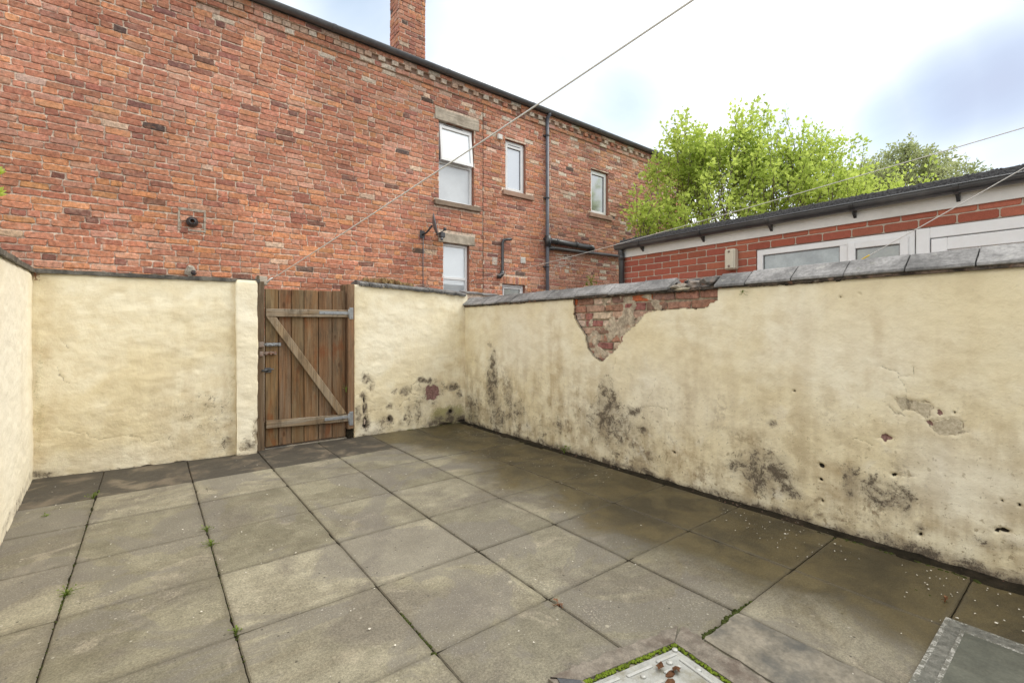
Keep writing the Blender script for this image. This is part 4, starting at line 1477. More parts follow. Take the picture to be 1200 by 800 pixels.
# roof
mb = MB()
mb.add([(-4, HY - .1, 5.655), (11.7, HY - .1, 5.655), (11.7, 12.9, 6.35), (-4, 12.9, 6.35), (-4, HY - .1, 5.675), (11.7, HY - .1, 5.675), (11.7, 12.9, 6.38), (-4, 12.9, 6.38)],
       [(3, 2, 1, 0), (4, 5, 6, 7), (0, 1, 5, 4), (1, 2, 6, 5), (2, 3, 7, 6), (3, 0, 4, 7)])
mb.obj('roof', M['slate'], HS, fix=True)


def half_gutter(mb, mapper, t0, t1, rad, col=(.5, .5, .5), n=10):
    """half round channel; mapper(a, z, t)"""
    out = [(-rad * math.cos(math.pi * i / n), -rad * math.sin(math.pi * i / n)) for i in range(n + 1)]
    inn = [(-(rad - .005) * math.cos(math.pi * i / n), -(rad - .005) * math.sin(math.pi * i / n)) for i in range(n + 1)][::-1]
    mb.prism(out + inn, mapper, t0, t1, col)


mb = MB()
gm = lambda a, z, t: (t, HY - .135 + a, 5.70 + z)
half_gutter(mb, gm, -4.05, 11.7, .06)
x = -3.6
while x < 11.6:
    half_gutter(mb, lambda a, z, t: (t, HY - .135 + a * 1.12, 5.70 + z * 1.12), x, x + .05, .06)
    x += 1.9
mb.box(-4, 11.65, HY - .072, HY - .06, 5.655, 5.735, bev=0)
mb.obj('gutter', M['grey_plastic'], HS, fix=True)
# chimney
mb = MB()
cx0, cx1, cy0, cy1 = 3.32, 3.815, 7.36, 7.745
zc = 5.6
mapF = lambda u, d, z: (u, cy0 + d, z)
mapL = lambda u, d, z: (cx0 + d, u, z)
mapR = lambda u, d, z: (cx1 - d, u, z)
brick_field(mb, mapF, cx0, cx1, 5.62, 8.2, .0755, .232, .011, header_every=4)
brick_field(mb, mapL, cy0, cy1, 5.62, 8.2, .0755, .232, .011, header_every=4)
brick_field(mb, mapR, cy0, cy1, 5.62, 8.2, .0755, .232, .011, header_every=4)
mb.box(cx0 + .009, cx1 - .009, cy0 + .009, cy1 - .004, 5.4, 8.2, MORTAR)
CH = mb.obj('chimney', M['old_brick'], HS, fix=True)
mb = MB()
for k in range(4):
    mb.add([(3.26 + .045 * k, 7.30, 5.80), (3.285 + .045 * k, 7.30, 5.80), (3.272 + .045 * k, 7.30, 5.86 + .008 * k), (3.26 + .045 * k, 7.31, 5.80), (3.285 + .045 * k, 7.31, 5.80), (3.272 + .045 * k, 7.31, 5.86 + .008 * k)],
           [(0, 1, 2), (5, 4, 3), (0, 3, 4, 1), (1, 4, 5, 2), (2, 5, 3, 0)])
mb.obj('flashing', M['white_plastic'], CH)


def hframe(mb, mapper, u0, u1, z0, z1, w, d0, d1, bev=.004, wt=None, wb=None):
    """four mitred members of a frame as boxes in plane coordinates"""
    wt = wt or w
    wb = wb or w

    def bx(a, b, c, e):
        P = [mapper(a, d0, c), mapper(b, d1, e)]
        x0, x1 = sorted((P[0][0], P[1][0])); y0, y1 = sorted((P[0][1], P[1][1])); zz0, zz1 = sorted((P[0][2], P[1][2]))
        mb.box(x0, x1, y0, y1, zz0, zz1, bev=bev)
    bx(u0, u0 + w, z0, z1)
    bx(u1 - w, u1, z0, z1)
    bx(u0 + w, u1 - w, z1 - wt, z1)
    bx(u0 + w, u1 - w, z0, z0 + wb)


def pbox(mb, mapper, u0, u1, z0, z1, d0, d1, bev=.003, col=(.5, .5, .5), mi=0):
    P = [mapper(u0, d0, z0), mapper(u1, d1, z1)]
    x0, x1 = sorted((P[0][0], P[1][0])); y0, y1 = sorted((P[0][1], P[1][1])); zz0, zz1 = sorted((P[0][2], P[1][2]))
    mb.box(x0, x1, y0, y1, zz0, zz1, col, mi, bev=bev)


def window(parent, mapper, o, kind, depth=.07):
    u0, u1, z0, z1 = o
    u0 += .006; u1 -= .006; z1 -= .006; z0 += .002
    W = MB()
    hframe(W, mapper, u0, u1, z0, z1, .042, depth, depth + .06)
    if kind == 'sash':
        zm = 4.20
        pbox(W, mapper, u0 + .042, u1 - .042, zm - .03, zm + .03, depth + .002, depth + .058)
        pbox(W, mapper, u0 + .12, u1 - .2, z1 - .030, z1 - .016, depth - .008, depth - .001, mi=1)
    if kind == 'mull':
        pbox(W, mapper, u0 + .042, u1 - .042, 2.155, 2.20, depth + .002, depth + .058)
    w = W.obj('window', [M['upvc'], M['upvc_gasket']], parent)
    S = MB()
    if kind == 'sash':      # upper light stands open at the bottom, hinged at its head
        zt, zb = z1 - .045, 4.205
        tilt = .075

        def tm(u, d, z):
            k = (zt - z) / (zt - zb)
            p = mapper(u, d, z)
            q = mapper(u, d - tilt * k, z)
            return q
        vs = []
        hf = [(u0 + .03, u0 + .075, zb, zt), (u1 - .075, u1 - .03, zb, zt), (u0 + .075, u1 - .075, zt - .05, zt), (u0 + .075, u1 - .075, zb, zb + .055)]
        for a, b, c, e in hf:
            P = [tm(x_, d_, zz) for x_ in (a, b) for d_ in (depth - .025, depth + .02) for zz in (c, e)]
            S.add(P, [(0, 1, 3, 2), (4, 6, 7, 5), (0, 4, 5, 1), (2, 3, 7, 6), (0, 2, 6, 4), (1, 5, 7, 3)])
        S.obj('opening_sash', M['upvc'], w, fix=True)
        G = MB()
        G.add([tm(u0 + .072, depth, zb + .05), tm(u1 - .072, depth, zb + .05), tm(u1 - .072, depth, zt - .045), tm(u0 + .072, depth, zt - .045)], [(0, 1, 2, 3)])
        G.obj('pane', M['glass_white'], w)
        G = MB()
        pbox(G, mapper, u0 + .04, u1 - .04, z0 + .04, 4.172, depth + .03, depth + .04, 0)
        G.obj('pane', M['glass_frost'], w)
    elif kind in ('case', 'dark'):
        hframe(S, mapper, u0 + .035, u1 - .035, z0 + .035, z1 - .035, .05, depth - .014, depth + .03, wt=.055 if kind == 'dark' else .09)
        S.obj('opening_sash', M['upvc'], w)
        B = MB()
        hframe(B, mapper, u0 + .084, u1 - .084, z0 + .084, z1 - (.089 if kind == 'dark' else .124), .007, depth + .005, depth + .02, 0)
        if kind == 'case':
            pbox(B, mapper, u0 + .10, u1 - .1, z1 - .08, z1 - .068, depth - .02, depth - .0142, 0)
        B.obj('gasket', M['upvc_gasket'], w)
        G = MB()
        pbox(G, mapper, u0 + .08, u1 - .08, z0 + .08, z1 - .08, depth + .016, depth + .026, 0)
        G.obj('pane', M['glass_blue' if kind == 'case' else 'glass_dark'], w)
    elif kind == 'mull':
        G = MB()
        pbox(G, mapper, u0 + .04, u1 - .04, 2.198, z1 - .04, depth + .03, depth + .04, 0)
        G.obj('pane', M['glass_curtain'], w)
        G = MB()
        pbox(G, mapper, u0 + .04, u1 - .04, z0 + .04, 2.157, depth + .03, depth + .04, 0)
        G.obj('pane', M['glass_curtain'], w)
    elif kind == 'small':
        hframe(S, mapper, u0 + .05, u1 - .05, z0 + .05, z1 - .05, .03, depth - .01, depth + .03)
        S.obj('opening_sash', M['upvc'], w)
        G = MB()
        pbox(G, mapper, u0 + .07, u1 - .07, z0 + .07, z1 - .07, depth + .016, depth + .026, 0)
        G.obj('pane', M['glass_patch'], w)
    return w


def stone_block(name, mapper, o, d0, mat, parent, bev=.008):
    mb = MB()
    pbox(mb, mapper, o[0], o[1], o[2], o[3], d0, .10, bev)
    ob = mb.obj(name, mat, parent)
    bm = bmesh.new(); bm.from_mesh(ob.data)
    bmesh.ops.subdivide_edges(bm, edges=[e for e in bm.edges if e.calc_length() > .15], cuts=8, use_grid_fill=True)
    for v in bm.verts:
        v.co += Vector((random.uniform(-1, 1), random.uniform(-1, 1), random.uniform(-1, 1))) * .0022
    bm.to_mesh(ob.data); bm.free()
    return ob


for k, kind in (('w1', 'sash'), ('w2', 'case'), ('w3', 'dark'), ('g1', 'mull'), ('g2', 'small')):
    w = window(HS, hmap, win[k], kind)
    if k in lintels:
        stone_block('lintel', hmap, lintels[k], -.012, M['stone'], w)
    if k in sills:
        stone_block('sill', hmap, sills[k], -.05, M['sill_stone'] if k == 'w1' else M['sill_clean'], w, .006)
# dark lines where two builds of brickwork meet
mb = MB()
pz = 1.2
pts = []
while pz < 5.4:
    pts.append((4.854 + random.uniform(-.004, .004), HY - .001, pz))
    pz += .06
mb.tube(pts, .004, 5)
mb.obj('build_joint', M['soil'], HS)


def vpipe(parent, name, x, z0, z1, r, mat, y=None, clips=(), collar=True):
    y = HY - r - .025 if y is None else y
    mb = MB()
    mb.tube([(x, y, z0), (x, y, z1)], r, 12)
    o = mb.obj(name, mat, parent)
    for cz in clips:
        c = MB()
        c.tube([(x, y, cz - .018), (x, y, cz + .018)], r * 1.2, 12)
        c.box(x - r * 1.8, x + r * 1.8, y + r * .6, HY - .004, cz - .015, cz + .015, bev=.003)
        c.obj('pipe_bracket', M['dark_metal'], o)
    return o


dp = vpipe(HS, 'drainpipe', 6.40, .3, 5.60, .037, M['blue_grey_pipe'], clips=(5.22, 3.95, 3.12, 2.55, 1.95))
mb = MB()
mb.tube([(6.40, HY - .135, 5.665), (6.40, HY - .12, 5.62), (6.40, HY - .062, 5.57), (6.40, HY - .062, 5.5)], .037, 10)
mb.obj('swan_neck', M['blue_grey_pipe'], dp)
mb = MB()
mb.tube([(6.44, HY - .075, 3.075), (6.50, HY - .075, 3.09), (7.72, HY - .075, 3.075)], .058, 12)
mb.tube([(6.40, HY - .075, 2.96), (6.40, HY - .075, 3.18)], .066, 12)
mb.tube([(7.60, HY - .075, 3.076), (7.72, HY - .075, 3.075), (7.76, HY - .06, 3.06), (7.765, HY + .02, 3.055)], .062, 12)
for q in (6.62, 7.2):
    mb.tube([(q, HY - .075, 3.088), (q + .05, HY - .075, 3.087)], .066, 12)
mb.obj('soil_pipe', M['black_plastic'], HS)
mb = MB()
mb.tube([(6.43, HY - .06, 2.93), (6.58, HY - .06, 2.945), (8.95, HY - .05, 2.99)], .034, 10)
mb.tube([(6.50, HY - .06, 2.937), (6.58, HY - .06, 2.945)], .042, 10)
mb.obj('waste_pipe', M['black_plastic'], HS)
mb = MB()
mb.tube([(5.43, HY - .12, 2.985), (5.33, HY - .075, 2.975), (5.28, HY - .06, 2.955), (5.262, HY - .055, 2.90), (5.262, HY - .055, 2.36), (5.24, HY - .055, 2.31), (5.215, HY - .055, 2.285)], .028, 10)
mb.tube([(5.262, HY - .055, 2.37), (5.25, HY - .055, 2.32), (5.20, HY - .05, 2.27), (5.18, HY - .02, 2.27)], .045, 10)
mb.obj('overflow_pipe', M['black_plastic'], HS)
# flue outlet with its mortar patch
mb = MB()
for a, b, c, e in ((.275, .57, 2.755, 2.79), (.275, .30, 2.53, 2.755), (.545, .57, 2.53, 2.755), (.275, .57, 2.505, 2.53)):
    pbox(mb, hmap, a, b, c, e, -.004 - random.uniform(0, .001), .02, .004, (.46, .40, .32))
mb.obj('mortar_patch', M['old_brick'], HS)
mb = MB()
ring = lambda r, y, n=20: [(.422 + r * math.cos(2 * math.pi * i / n), y, 2.62 + r * math.sin(2 * math.pi * i / n)) for i in range(n)]
prof = [(.062, HY - .002), (.064, HY - .03), (.05, HY - .045), (.042, HY - .06), (.032, HY - .075), (.026, HY - .075), (.024, HY + .02)]
vs, n = [], 20
for r_, y_ in prof: vs += ring(r_, y_)
fs = [(i * n + k, i * n + (k + 1) % n, (i + 1) * n + (k + 1) % n, (i + 1) * n + k) for i in range(len(prof) - 1) for k in range(n)]
mb.add(vs, fs, smooth=True)
mb.obj('flue_outlet', M['black_plastic'], HS, fix=True)
mb = MB()
lump(mb, (.405, HY - .02, 2.0), (.06, .045, .085), (.42, .38, .31), 9)
mb.tube([(.435, HY - .02, 1.99), (.435, HY - .12, 1.97)], .03, 10, (.06, .06, .065))
mb.obj('vent_pipe', M['old_brick'], HS, fix=True)
mb = MB()
pbox(mb, hmap, 5.17, 5.275, 4.86, 4.955, -.05, .004, .008)
mb.obj('vent_cover', M['white_plastic'], HS)
mb = MB()
pbox(mb, hmap, 5.06, 5.185, 2.48, 2.63, -.004, .01, .006, (.60, .53, .45))
mb.obj('mortar_repair', M['old_brick'], HS)
mb = MB()
pbox(mb, hmap, 5.745, 5.865, 2.57, 2.69, -.014, .01, .004)
for q in range(4):
    pbox(mb, hmap, 5.76, 5.85, 2.585 + q * .025, 2.597 + q * .025, -.02, -.012, .002)
mb.obj('vent_grille', M['white_plastic'], HS)
# white washed repair below the soil pipe
mb = MB()
random.seed(31)
for k in range(26):
    u, z = random.uniform(6.62, 7.15), random.uniform(2.55, 2.86)
    pbox(mb, hmap, u, u + random.uniform(.08, .2), z, z + .011, -.0055, .004, 0, (.66, .60, .52))
for k in range(12):
    u, z = random.uniform(6.62, 7.2), random.uniform(2.5, 2.82)
    pbox(mb, hmap, u, u + .010, z, z + .066, -.006, .004, 0, (.66, .60, .52))
mb.obj('pale_pointing', M['old_brick'], HS)
random.seed(77)
mb = MB()
mb.tube([(3.63, HY - .012, 2.82), (3.628, HY - .010, 2.4), (3.632, HY - .010, 1.3)], .007, 6)
mb.obj('cable', M['rope_dark'], HS)

# satellite dish on the wall
SD = thing('satellite_dish', 'small grey satellite dish seen edge-on beside the ground floor lintel', 'satellite dish', (3.66, HY, 2.85))
mb = MB()
n, rr = 20, .19
cen = Vector((3.68, HY - .27, 2.98))
ax = Vector((.82, -.53, .2)).normalized()
e1 = ax.cross(Vector((0, 0, 1))).normalized()
e2 = ax.cross(e1)
vs = []
for side in (0, 1):
    for i in range(5):
        r_ = rr * (i + .001) / 4
        for k in range(n):
            an = 2 * math.pi * k / n
            vs.append(cen + (e1 * math.cos(an) * .9 + e2 * math.sin(an) * 1.05) * r_ + ax * (.05 * (r_ / rr) ** 2 - .008 * side))
fs = []
for s in (0, 1):
    o_ = s * 5 * n
    for i in range(4):
        for k in range(n):
            q = (o_ + i * n + k, o_ + i * n + (k + 1) % n, o_ + (i + 1) * n + (k + 1) % n, o_ + (i + 1) * n + k)
            fs.append(q if s == 0 else q[::-1])
for k in range(n):
    fs.append((4 * n + k, 4 * n + (k + 1) % n, 9 * n + (k + 1) % n, 9 * n + k))
mb.add(vs, fs, smooth=True)
mb.obj('dish', M['grey_plastic'], SD)
mb = MB()
mb.tube([(3.62, HY - .005, 2.86), (3.63, HY - .14, 2.88), cen - ax * .02], .016, 8)
mb.box(3.57, 3.66, HY - .015, HY - .006, 2.80, 2.93, bev=.003)
mb.obj('wall_bracket', M['dark_metal'], SD)
mb = MB()
tip = cen + ax * .22 - e2 * -.10 * 0 + Vector((0, 0, -.10))
mb.tube([cen + Vector((0, 0, -.17)) + ax * .04, tip], .009, 6)
mb.tube([tip, tip - ax * .05 + Vector((0, 0, .015))], .022, 8)
mb.obj('receiver_arm', M['dark_metal'], SD)
SL = thing('security_light', 'tiny grey security light at the left end of the lower stone lintel', 'light', (3.93, HY, 2.86))
mb = MB()
mb.box(3.90, 3.99, HY - .13, HY - .055, 2.84, 2.93, bev=.01)
mb.obj('lamp_head', M['dark_metal'], SL)
mb = MB()
mb.tube([(3.945, HY - .012, 2.875), (3.945, HY - .07, 2.885)], .015, 8)
mb.tube([(3.93, HY - .10, 2.84), (3.93, HY - .115, 2.79)], .025, 8)
mb.obj('sensor', M['grey_plastic'], SL)

# ------------------------------------------------------------------ neighbour's flat roofed extension
EX = 4.85
E = thing('brick_extension', 'single storey red brick extension with white fascia and black gutter behind the long wall', 'building', (EX, 1.2, 0))
emap = lambda u, d, z: (EX + d, -u, z)          # u runs toward the viewer side
e0, e1_ = -3.86, 1.6
ewin = (-2.20, -.955, 1.02, 2.077)
edoor = (-.955, .14, .05, 2.077)
NEW_PAL = [((.37, .118, .076), 5), ((.335, .102, .068), 4), ((.40, .138, .088), 3)]
mb = MB()
brick_field(mb, emap, e0, e1_, .275, 2.225, .075, .225, .009, [ewin, edoor], pal=NEW_PAL, header_every=0, rough=.0012, dep=0)
wall_plane(mb, emap, e0, e1_, 0, 2.25, [ewin, edoor], .005, .12, (.47, .41, .33))
mb.add([emap(e0, .005, 0), emap(e0, 3.2, 0), emap(e0, 3.2, 2.25), emap(e0, .005, 2.25)], [(0, 1, 2, 3)], (.33, .09, .06))
mb.add([emap(e1_, .005, 0), emap(e1_, 3.2, 0), emap(e1_, 3.2, 2.25), emap(e1_, .005, 2.25)], [(3, 2, 1, 0)], (.33, .09, .06))
mb.add([emap(e0, 3.2, 0), emap(e1_, 3.2, 0), emap(e1_, 3.2, 2.25), emap(e0, 3.2, 2.25)], [(0, 1, 2, 3)], (.33, .09, .06))
mb.obj('wall', M['new_brick'], E)
mb = MB()
pbox(mb, emap, e0 - .02, e1_ + .02, 2.196, 2.355, -.018, -.003, .002)
mb.obj('fascia', M['fascia'], E)
mb = MB()
pbox(mb, emap, e0 - .05, e1_ + .05, 2.357, 2.424, -.035, 3.25, .006)
pbox(mb, emap, e0 - .05, e1_ + .05, 2.415, 2.436, .02, 3.2, .006)
mb.obj('roof', M['felt'], E)
random.seed(12)
mb = MB()
for k in range(500):
    u, d = random.uniform(e0, e1_), random.uniform(-.03, .03)
    s = random.uniform(.003, .008)
    p = emap(u, d, 2.425 + (.012 if d > .02 else 0))
    mb.box(p[0] - s, p[0] + s, p[1] - s, p[1] + s, p[2] - s, p[2] + s * .8, (.5, .5, .5), jit=s * .3)
stuff(mb.obj('roof_chippings', M['felt'], E))
mb = MB()
half_gutter(mb, lambda a, z, t: (EX - .082 + a, -t, 2.345 + z), e0 - .06, e1_ + .05, .058)
mb.tube([(EX - .14, -e0 + .06, 2.345), (EX - .14, -e1_ - .05, 2.345)], .007, 8)
GU = mb.obj('gutter', M['black_gutter'], E, fix=True)
for u in (-3.55, -2.75, -2.04, -1.353, -.699, 0.0, .7):
    mb = MB()
    half_gutter(mb, lambda a, z, t: (EX - .082 + a * 1.13, -t, 2.345 + z * 1.1), u - .016, u + .016, .058)
    mb.prism([(-.0185, 2.235), (-.0185, 2.31), (-.10, 2.30), (-.055, 2.265)], lambda a, z, t: (EX + a, -t, z), u - .011, u + .011)
    mb.obj('gutter_bracket', M['black_plastic'], GU, fix=True)
mb = MB()
px_, py_ = EX - .075, 3.862
mb.tube([(px_, py_, 2.33), (px_ + .01, py_, 2.26), (px_ + .025, py_, 2.20), (px_ + .025, py_, .1)], .036, 12)
mb.tube([(px_ + .025, py_, 2.24), (px_ + .025, py_, 2.16)], .042, 12)
mb.box(px_ - .045, px_ + .045, py_ - .05, py_ + .05, 2.29, 2.375, bev=.01)
mb.obj('drainpipe', M['black_plastic'], E)
# window with fixed light and opening light
mb = MB()
u0, u1, z0, z1 = ewin
hframe(mb, emap, u0 + .005, u1 - .002, z0, z1 - .004, .058, .012, .075)
pbox(mb, emap, -1.478, -1.408, z0 + .058, z1 - .062, .012, .075)
W = mb.obj('window', M['upvc'], E)
mb = MB()
hframe(mb, emap, -1.412, -.998, z0 + .05, z1 - .05, .055, -.006, .04)
mb.obj('opening_sash', M['upvc'], W)
mb = MB()
hframe(mb, emap, -2.139, -1.476, z0 + .06, z1 - .06, .008, .025, .04, 0)  # seal lines drawn thick, doubling as painted groove shadows
hframe(mb, emap, -1.36, -1.05, z0 + .1, z1 - .102, .008, .01, .025, 0)
mb.obj('gasket', M['upvc_gasket'], W)
mb = MB()
pbox(mb, emap, -2.14, -1.47, z0 + .055, z1 - .06, .035, .045, 0)
mb.obj('pane', M['glass_left'], W)
mb = MB()
pbox(mb, emap, -1.36, -1.05, z0 + .1, z1 - .1, .022, .032, 0)
mb.obj('pane', M['glass_patch'], W)
# door
mb = MB()
u0, u1, z0, z1 = edoor
hframe(mb, emap, u0 + .002, u1 - .005, z0, z1 - .004, .085, .004, .08)
D = mb.obj('door', M['upvc'], E)
mb = MB()
hframe(mb, emap, u0 + .095, u1 - .095, z0 + .095, z1 - .097, .095, .0, .05)
mb.obj('door_leaf', M['upvc'], D)
mb = MB()
hframe(mb, emap, u0 + .19, u1 - .19, z0 + .19, z1 - .192, .018, .012, .05, .005)
pbox(mb, emap, u0 + .20, u1 - .20, z0 + .20, z1 - .20, .026, .05, .002)
mb.obj('door_panel', M['upvc'], D)
mb = MB()
hframe(mb, emap, u0 + .087, u1 - .087, z0 + .087, z1 - .089, .009, .02, .05, 0)  # grey seal widened to paint the shadow line of the groove
mb.obj('gasket', M['upvc_gasket'], D)

JB = thing('junction_box', 'beige plastic box screwed to the red brickwork beside the neighbouring window', 'box', (EX, 2.43, 1.9))
mb = MB()
mb.box(EX - .085, EX + .004, 2.375, 2.485, 1.895, 2.11, bev=.012)
mb.box(EX - .094, EX - .084, 2.385, 2.475, 1.905, 2.10, bev=.005)
mb.obj('casing', M['box_beige'], JB)
for z in (1.93, 2.08):
    mb = MB()
    mb.tube([(EX - .099, 2.43, z), (EX - .092, 2.43, z)], .012, 10)
    mb.obj('screw', M['rusty'], JB)

# ------------------------------------------------------------------ trees


def leaf_cloud(mb, pts, size, rnd, up=.35, cols=(0, 1)):
    """pts: list of (pos, dir, tone). each leaf: folded diamond of two triangles pairs"""
    for p, dr, tone in pts:
        s = size * rnd.uniform(.6, 1.25)
        d = (Vector(dr) + Vector((rnd.gauss(0, .55), rnd.gauss(0, .55), rnd.gauss(0, .5) - .1))).normalized()
        w = d.cross(Vector((rnd.gauss(0, 1), rnd.gauss(0, 1), rnd.gauss(.9, 1)))).normalized()
        nrm = d.cross(w)
        p = Vector(p)
        b0 = p
        tip = p + d * s - nrm * s * .12
        l = p + d * s * .45 + w * s * .36 + nrm * s * .1
        r = p + d * s * .45 - w * s * .36 + nrm * s * .1
        t = min(max(tone + rnd.gauss(0, .15), 0), 1)
        mb.add([b0, l, tip, r], [(0, 1, 2), (0, 2, 3)], (t, t, t))


def tree(name, label, base, lobes, nshoot, nleaf, leaf, mat, seed, trunk_r, fork_z, upright=.8, slen=(.35, .8), tone_base=.5):
    """trunk and limbs reaching shoots that fill the crown lobes; leaves sit along the shoots"""
    rnd = random.Random(seed)
    root = thing(name, label, 'tree', base)
    B = Vector(base)
    tr = MB()
    forks = []
    zt = fork_z
    top = B + Vector((rnd.uniform(-.1, .1), rnd.uniform(-.1, .1), zt))
    tr.tube([B + Vector((0, 0, -.1)), B + Vector((.03, .02, zt * .5)), top], [trunk_r * 1.3, trunk_r, trunk_r * .85], 10)
    pts = []
    wsum = sum(l[6] for l in lobes)
    for li, (cx, cy, cz, rx, ry, rz, w) in enumerate(lobes):
        c = Vector((cx, cy, cz))
        mid = top.lerp(c, .5) + Vector((rnd.uniform(-.25, .25), rnd.uniform(-.25, .25), .12))
        r0 = trunk_r * rnd.uniform(.32, .45)
        end = c + Vector((0, 0, rz * .55))
        tr.tube([top - Vector((0, 0, .15)), mid, c, end], [r0, r0 * .7, r0 * .42, r0 * .15], 7)
        for k in range(int(nshoot * w / wsum)):
            # shoot start inside the lobe, pushed toward its shell
            while True:
                v = Vector((rnd.uniform(-1, 1), rnd.uniform(-1, 1), rnd.uniform(-1, 1)))
                if .15 < v.length < 1: break
            v = v.normalized() * v.length ** .6
            p = c + Vector((v.x * rx, v.y * ry, v.z * rz))
            out = Vector((v.x, v.y, 0))
            d = (out * .55 + Vector((rnd.gauss(0, .25), rnd.gauss(0, .25), upright))).normalized()
            L = rnd.uniform(*slen) * (1.15 if v.z > .5 else .9)
            q = p + d * L
            if k % 3 == 0:
                a = mid.lerp(c, rnd.random())
                tr.tube([a, a.lerp(p, .6) + Vector((0, 0, -.06)), p, p + d * L * .85], [r0 * .22, r0 * .16, .009, .004], 5, caps=False)
            else:
                tr.tube([p - d * L * .4, p, p + d * L * .9], [.008, .007, .003], 4, caps=False)
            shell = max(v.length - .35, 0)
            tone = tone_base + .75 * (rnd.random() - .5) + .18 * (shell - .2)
            nl = int(nleaf * rnd.uniform(.6, 1.4))
            for i in range(nl):
                t = rnd.random() ** .75
                spread = .075 * (1.15 - t) + .022
                pos = p + d * (L * t) + Vector((rnd.gauss(0, spread), rnd.gauss(0, spread), rnd.gauss(0, spread)))
                ld = (d * .5 + (pos - p - d * L * t) * 6 + Vector((0, 0, -.1)))
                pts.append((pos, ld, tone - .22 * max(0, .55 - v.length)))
    tr.obj('trunk', M['bark'], root)
    cr = MB()
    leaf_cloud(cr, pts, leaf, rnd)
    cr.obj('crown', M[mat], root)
    return root


def at(d, x, y):
    """point at forward distance d seen at photo pixel x, y (used to lay out crown lobes in metres)"""
    u, v = (x - 600) / 545, (386 - y) / 545
    return (d * (math.sin(YAW) + u * math.cos(YAW)), d * (math.cos(YAW) - u * math.sin(YAW)), CAM_H + d * v)


def lobe(d, x, y, rx, rz, w=1.0, ry=None):
    p = at(d, x, y)
    k = d / 545
    return (p[0], p[1], p[2], rx * k, (ry or rx) * k, rz * k, w)


D1 = 9.4
tree('leafy_tree', 'bright lime green leafy tree rising behind the flat roofed extension', (9.3, 4.5, 0),
     [lobe(D1, 812, 206, 30, 30, 1.1), lobe(D1, 788, 237, 28, 30, .8), lobe(D1 + .3, 858, 204, 34, 34, 1.4), lobe(D1 - .2, 845, 237, 46, 34, 1.4), lobe(D1 + .2, 905, 212, 34, 34, 1.3), lobe(D1 + .1, 938, 198, 20, 26, .8),
      lobe(D1 - .4, 910, 241, 46, 30, 1.3), lobe(D1 + .5, 962, 223, 26, 24, .9), lobe(D1 + .3, 988, 235, 22, 20, .6), lobe(D1 - .6, 772, 273, 24, 24, .55), lobe(D1 - .8, 830, 273, 44, 22, 1.0),
      lobe(D1 + .6, 1035, 243, 38, 14, .8), lobe(D1 - .5, 965, 253, 40, 18, .8), lobe(D1 - .9, 750, 277, 10, 20, .2), lobe(D1, 868, 186, 18, 14, .35), lobe(D1, 808, 181, 12, 16, .4)],
     520, 46, .082, 'leaf_bright', 5, .085, 1.9, 1.35, (.35, .85), .58)
D2 = 14.5
tree('leafy_tree', 'grey green airy tree further back to the right of the lime green one', (15.2, 5.4, 0),
     [lobe(D2, 1055, 206, 36, 20, 1.3), lobe(D2, 1085, 212, 34, 18, 1.2), lobe(D2, 1065, 190, 16, 12, .45), lobe(D2 + .4, 1025, 212, 26, 18, .8), lobe(D2, 1114, 216, 24, 12, .8), lobe(D2 - .3, 1060, 225, 60, 20, 1.5),
      lobe(D2, 1010, 222, 20, 14, .4)],
     330, 46, .08, 'leaf_grey', 8, .12, 2.6, .35, (.3, .6), .5)


# shrub behind the side wall whose leaf tips reach the picture's left edge
def broad_leaf(mb, p, d, s, tone, nseg=4):
    d = Vector(d).normalized()
    w = d.cross(Vector((0, .3, 1))).normalized()
    nrm = d.cross(w)
    p = Vector(p)
    vs, fs = [], []
    for i in range(nseg + 1):
        t = i / nseg
        hw = s * .32 * math.sin(math.pi * (t * .92 + .06)) ** .8
        c = p + d * s * t - nrm * s * .25 * t * t
        vs += [c - w * hw + nrm * hw * .25, c, c + w * hw + nrm * hw * .25]
    for i in range(nseg):
        for k in (0, 1):
            a = i * 3 + k
            fs.append((a, a + 1, a + 4, a + 3))
    mb.add(vs, fs, (tone,) * 3, smooth=True)


SH = thing('leafy_shrub', 'shrub with broad yellow green leaves peeping in over the side wall', 'shrub', (-1.32, 5.9, 0))
rnd = random.Random(4)
st, lf = MB(), MB()
for k in range(7):
    tip = Vector((-1.28 + rnd.uniform(-.2, .16), 5.9 + rnd.uniform(-.3, .3), rnd.uniform(2.2, 2.75)))
    if k < 2: tip = Vector((-1.10, 5.92, 2.62 - .17 * k))
    st.tube([(-1.32, 5.9, 0), ((-1.32 + tip.x) / 2, (5.9 + tip.y) / 2, tip.z * .55), tip], [.012, .009, .004], 6)
    for i in range(26):
        t = rnd.uniform(.45, 1)
        p = Vector((-1.32, 5.9, 0)).lerp(tip, t)
        broad_leaf(lf, p, (rnd.gauss(0, 1), rnd.gauss(0, 1), rnd.uniform(-.2, .4)), rnd.uniform(.06, .1), rnd.uniform(.3, 1))
    if k < 2:
        for q in range(3):
            broad_leaf(lf, tip, (1, rnd.uniform(-.6, .2), rnd.uniform(-.3, .3)), .115, .95)
st.obj('stem', M['bark'], SH)
lf.obj('foliage', M['leaf_bright'], SH)

# ------------------------------------------------------------------ clothes lines


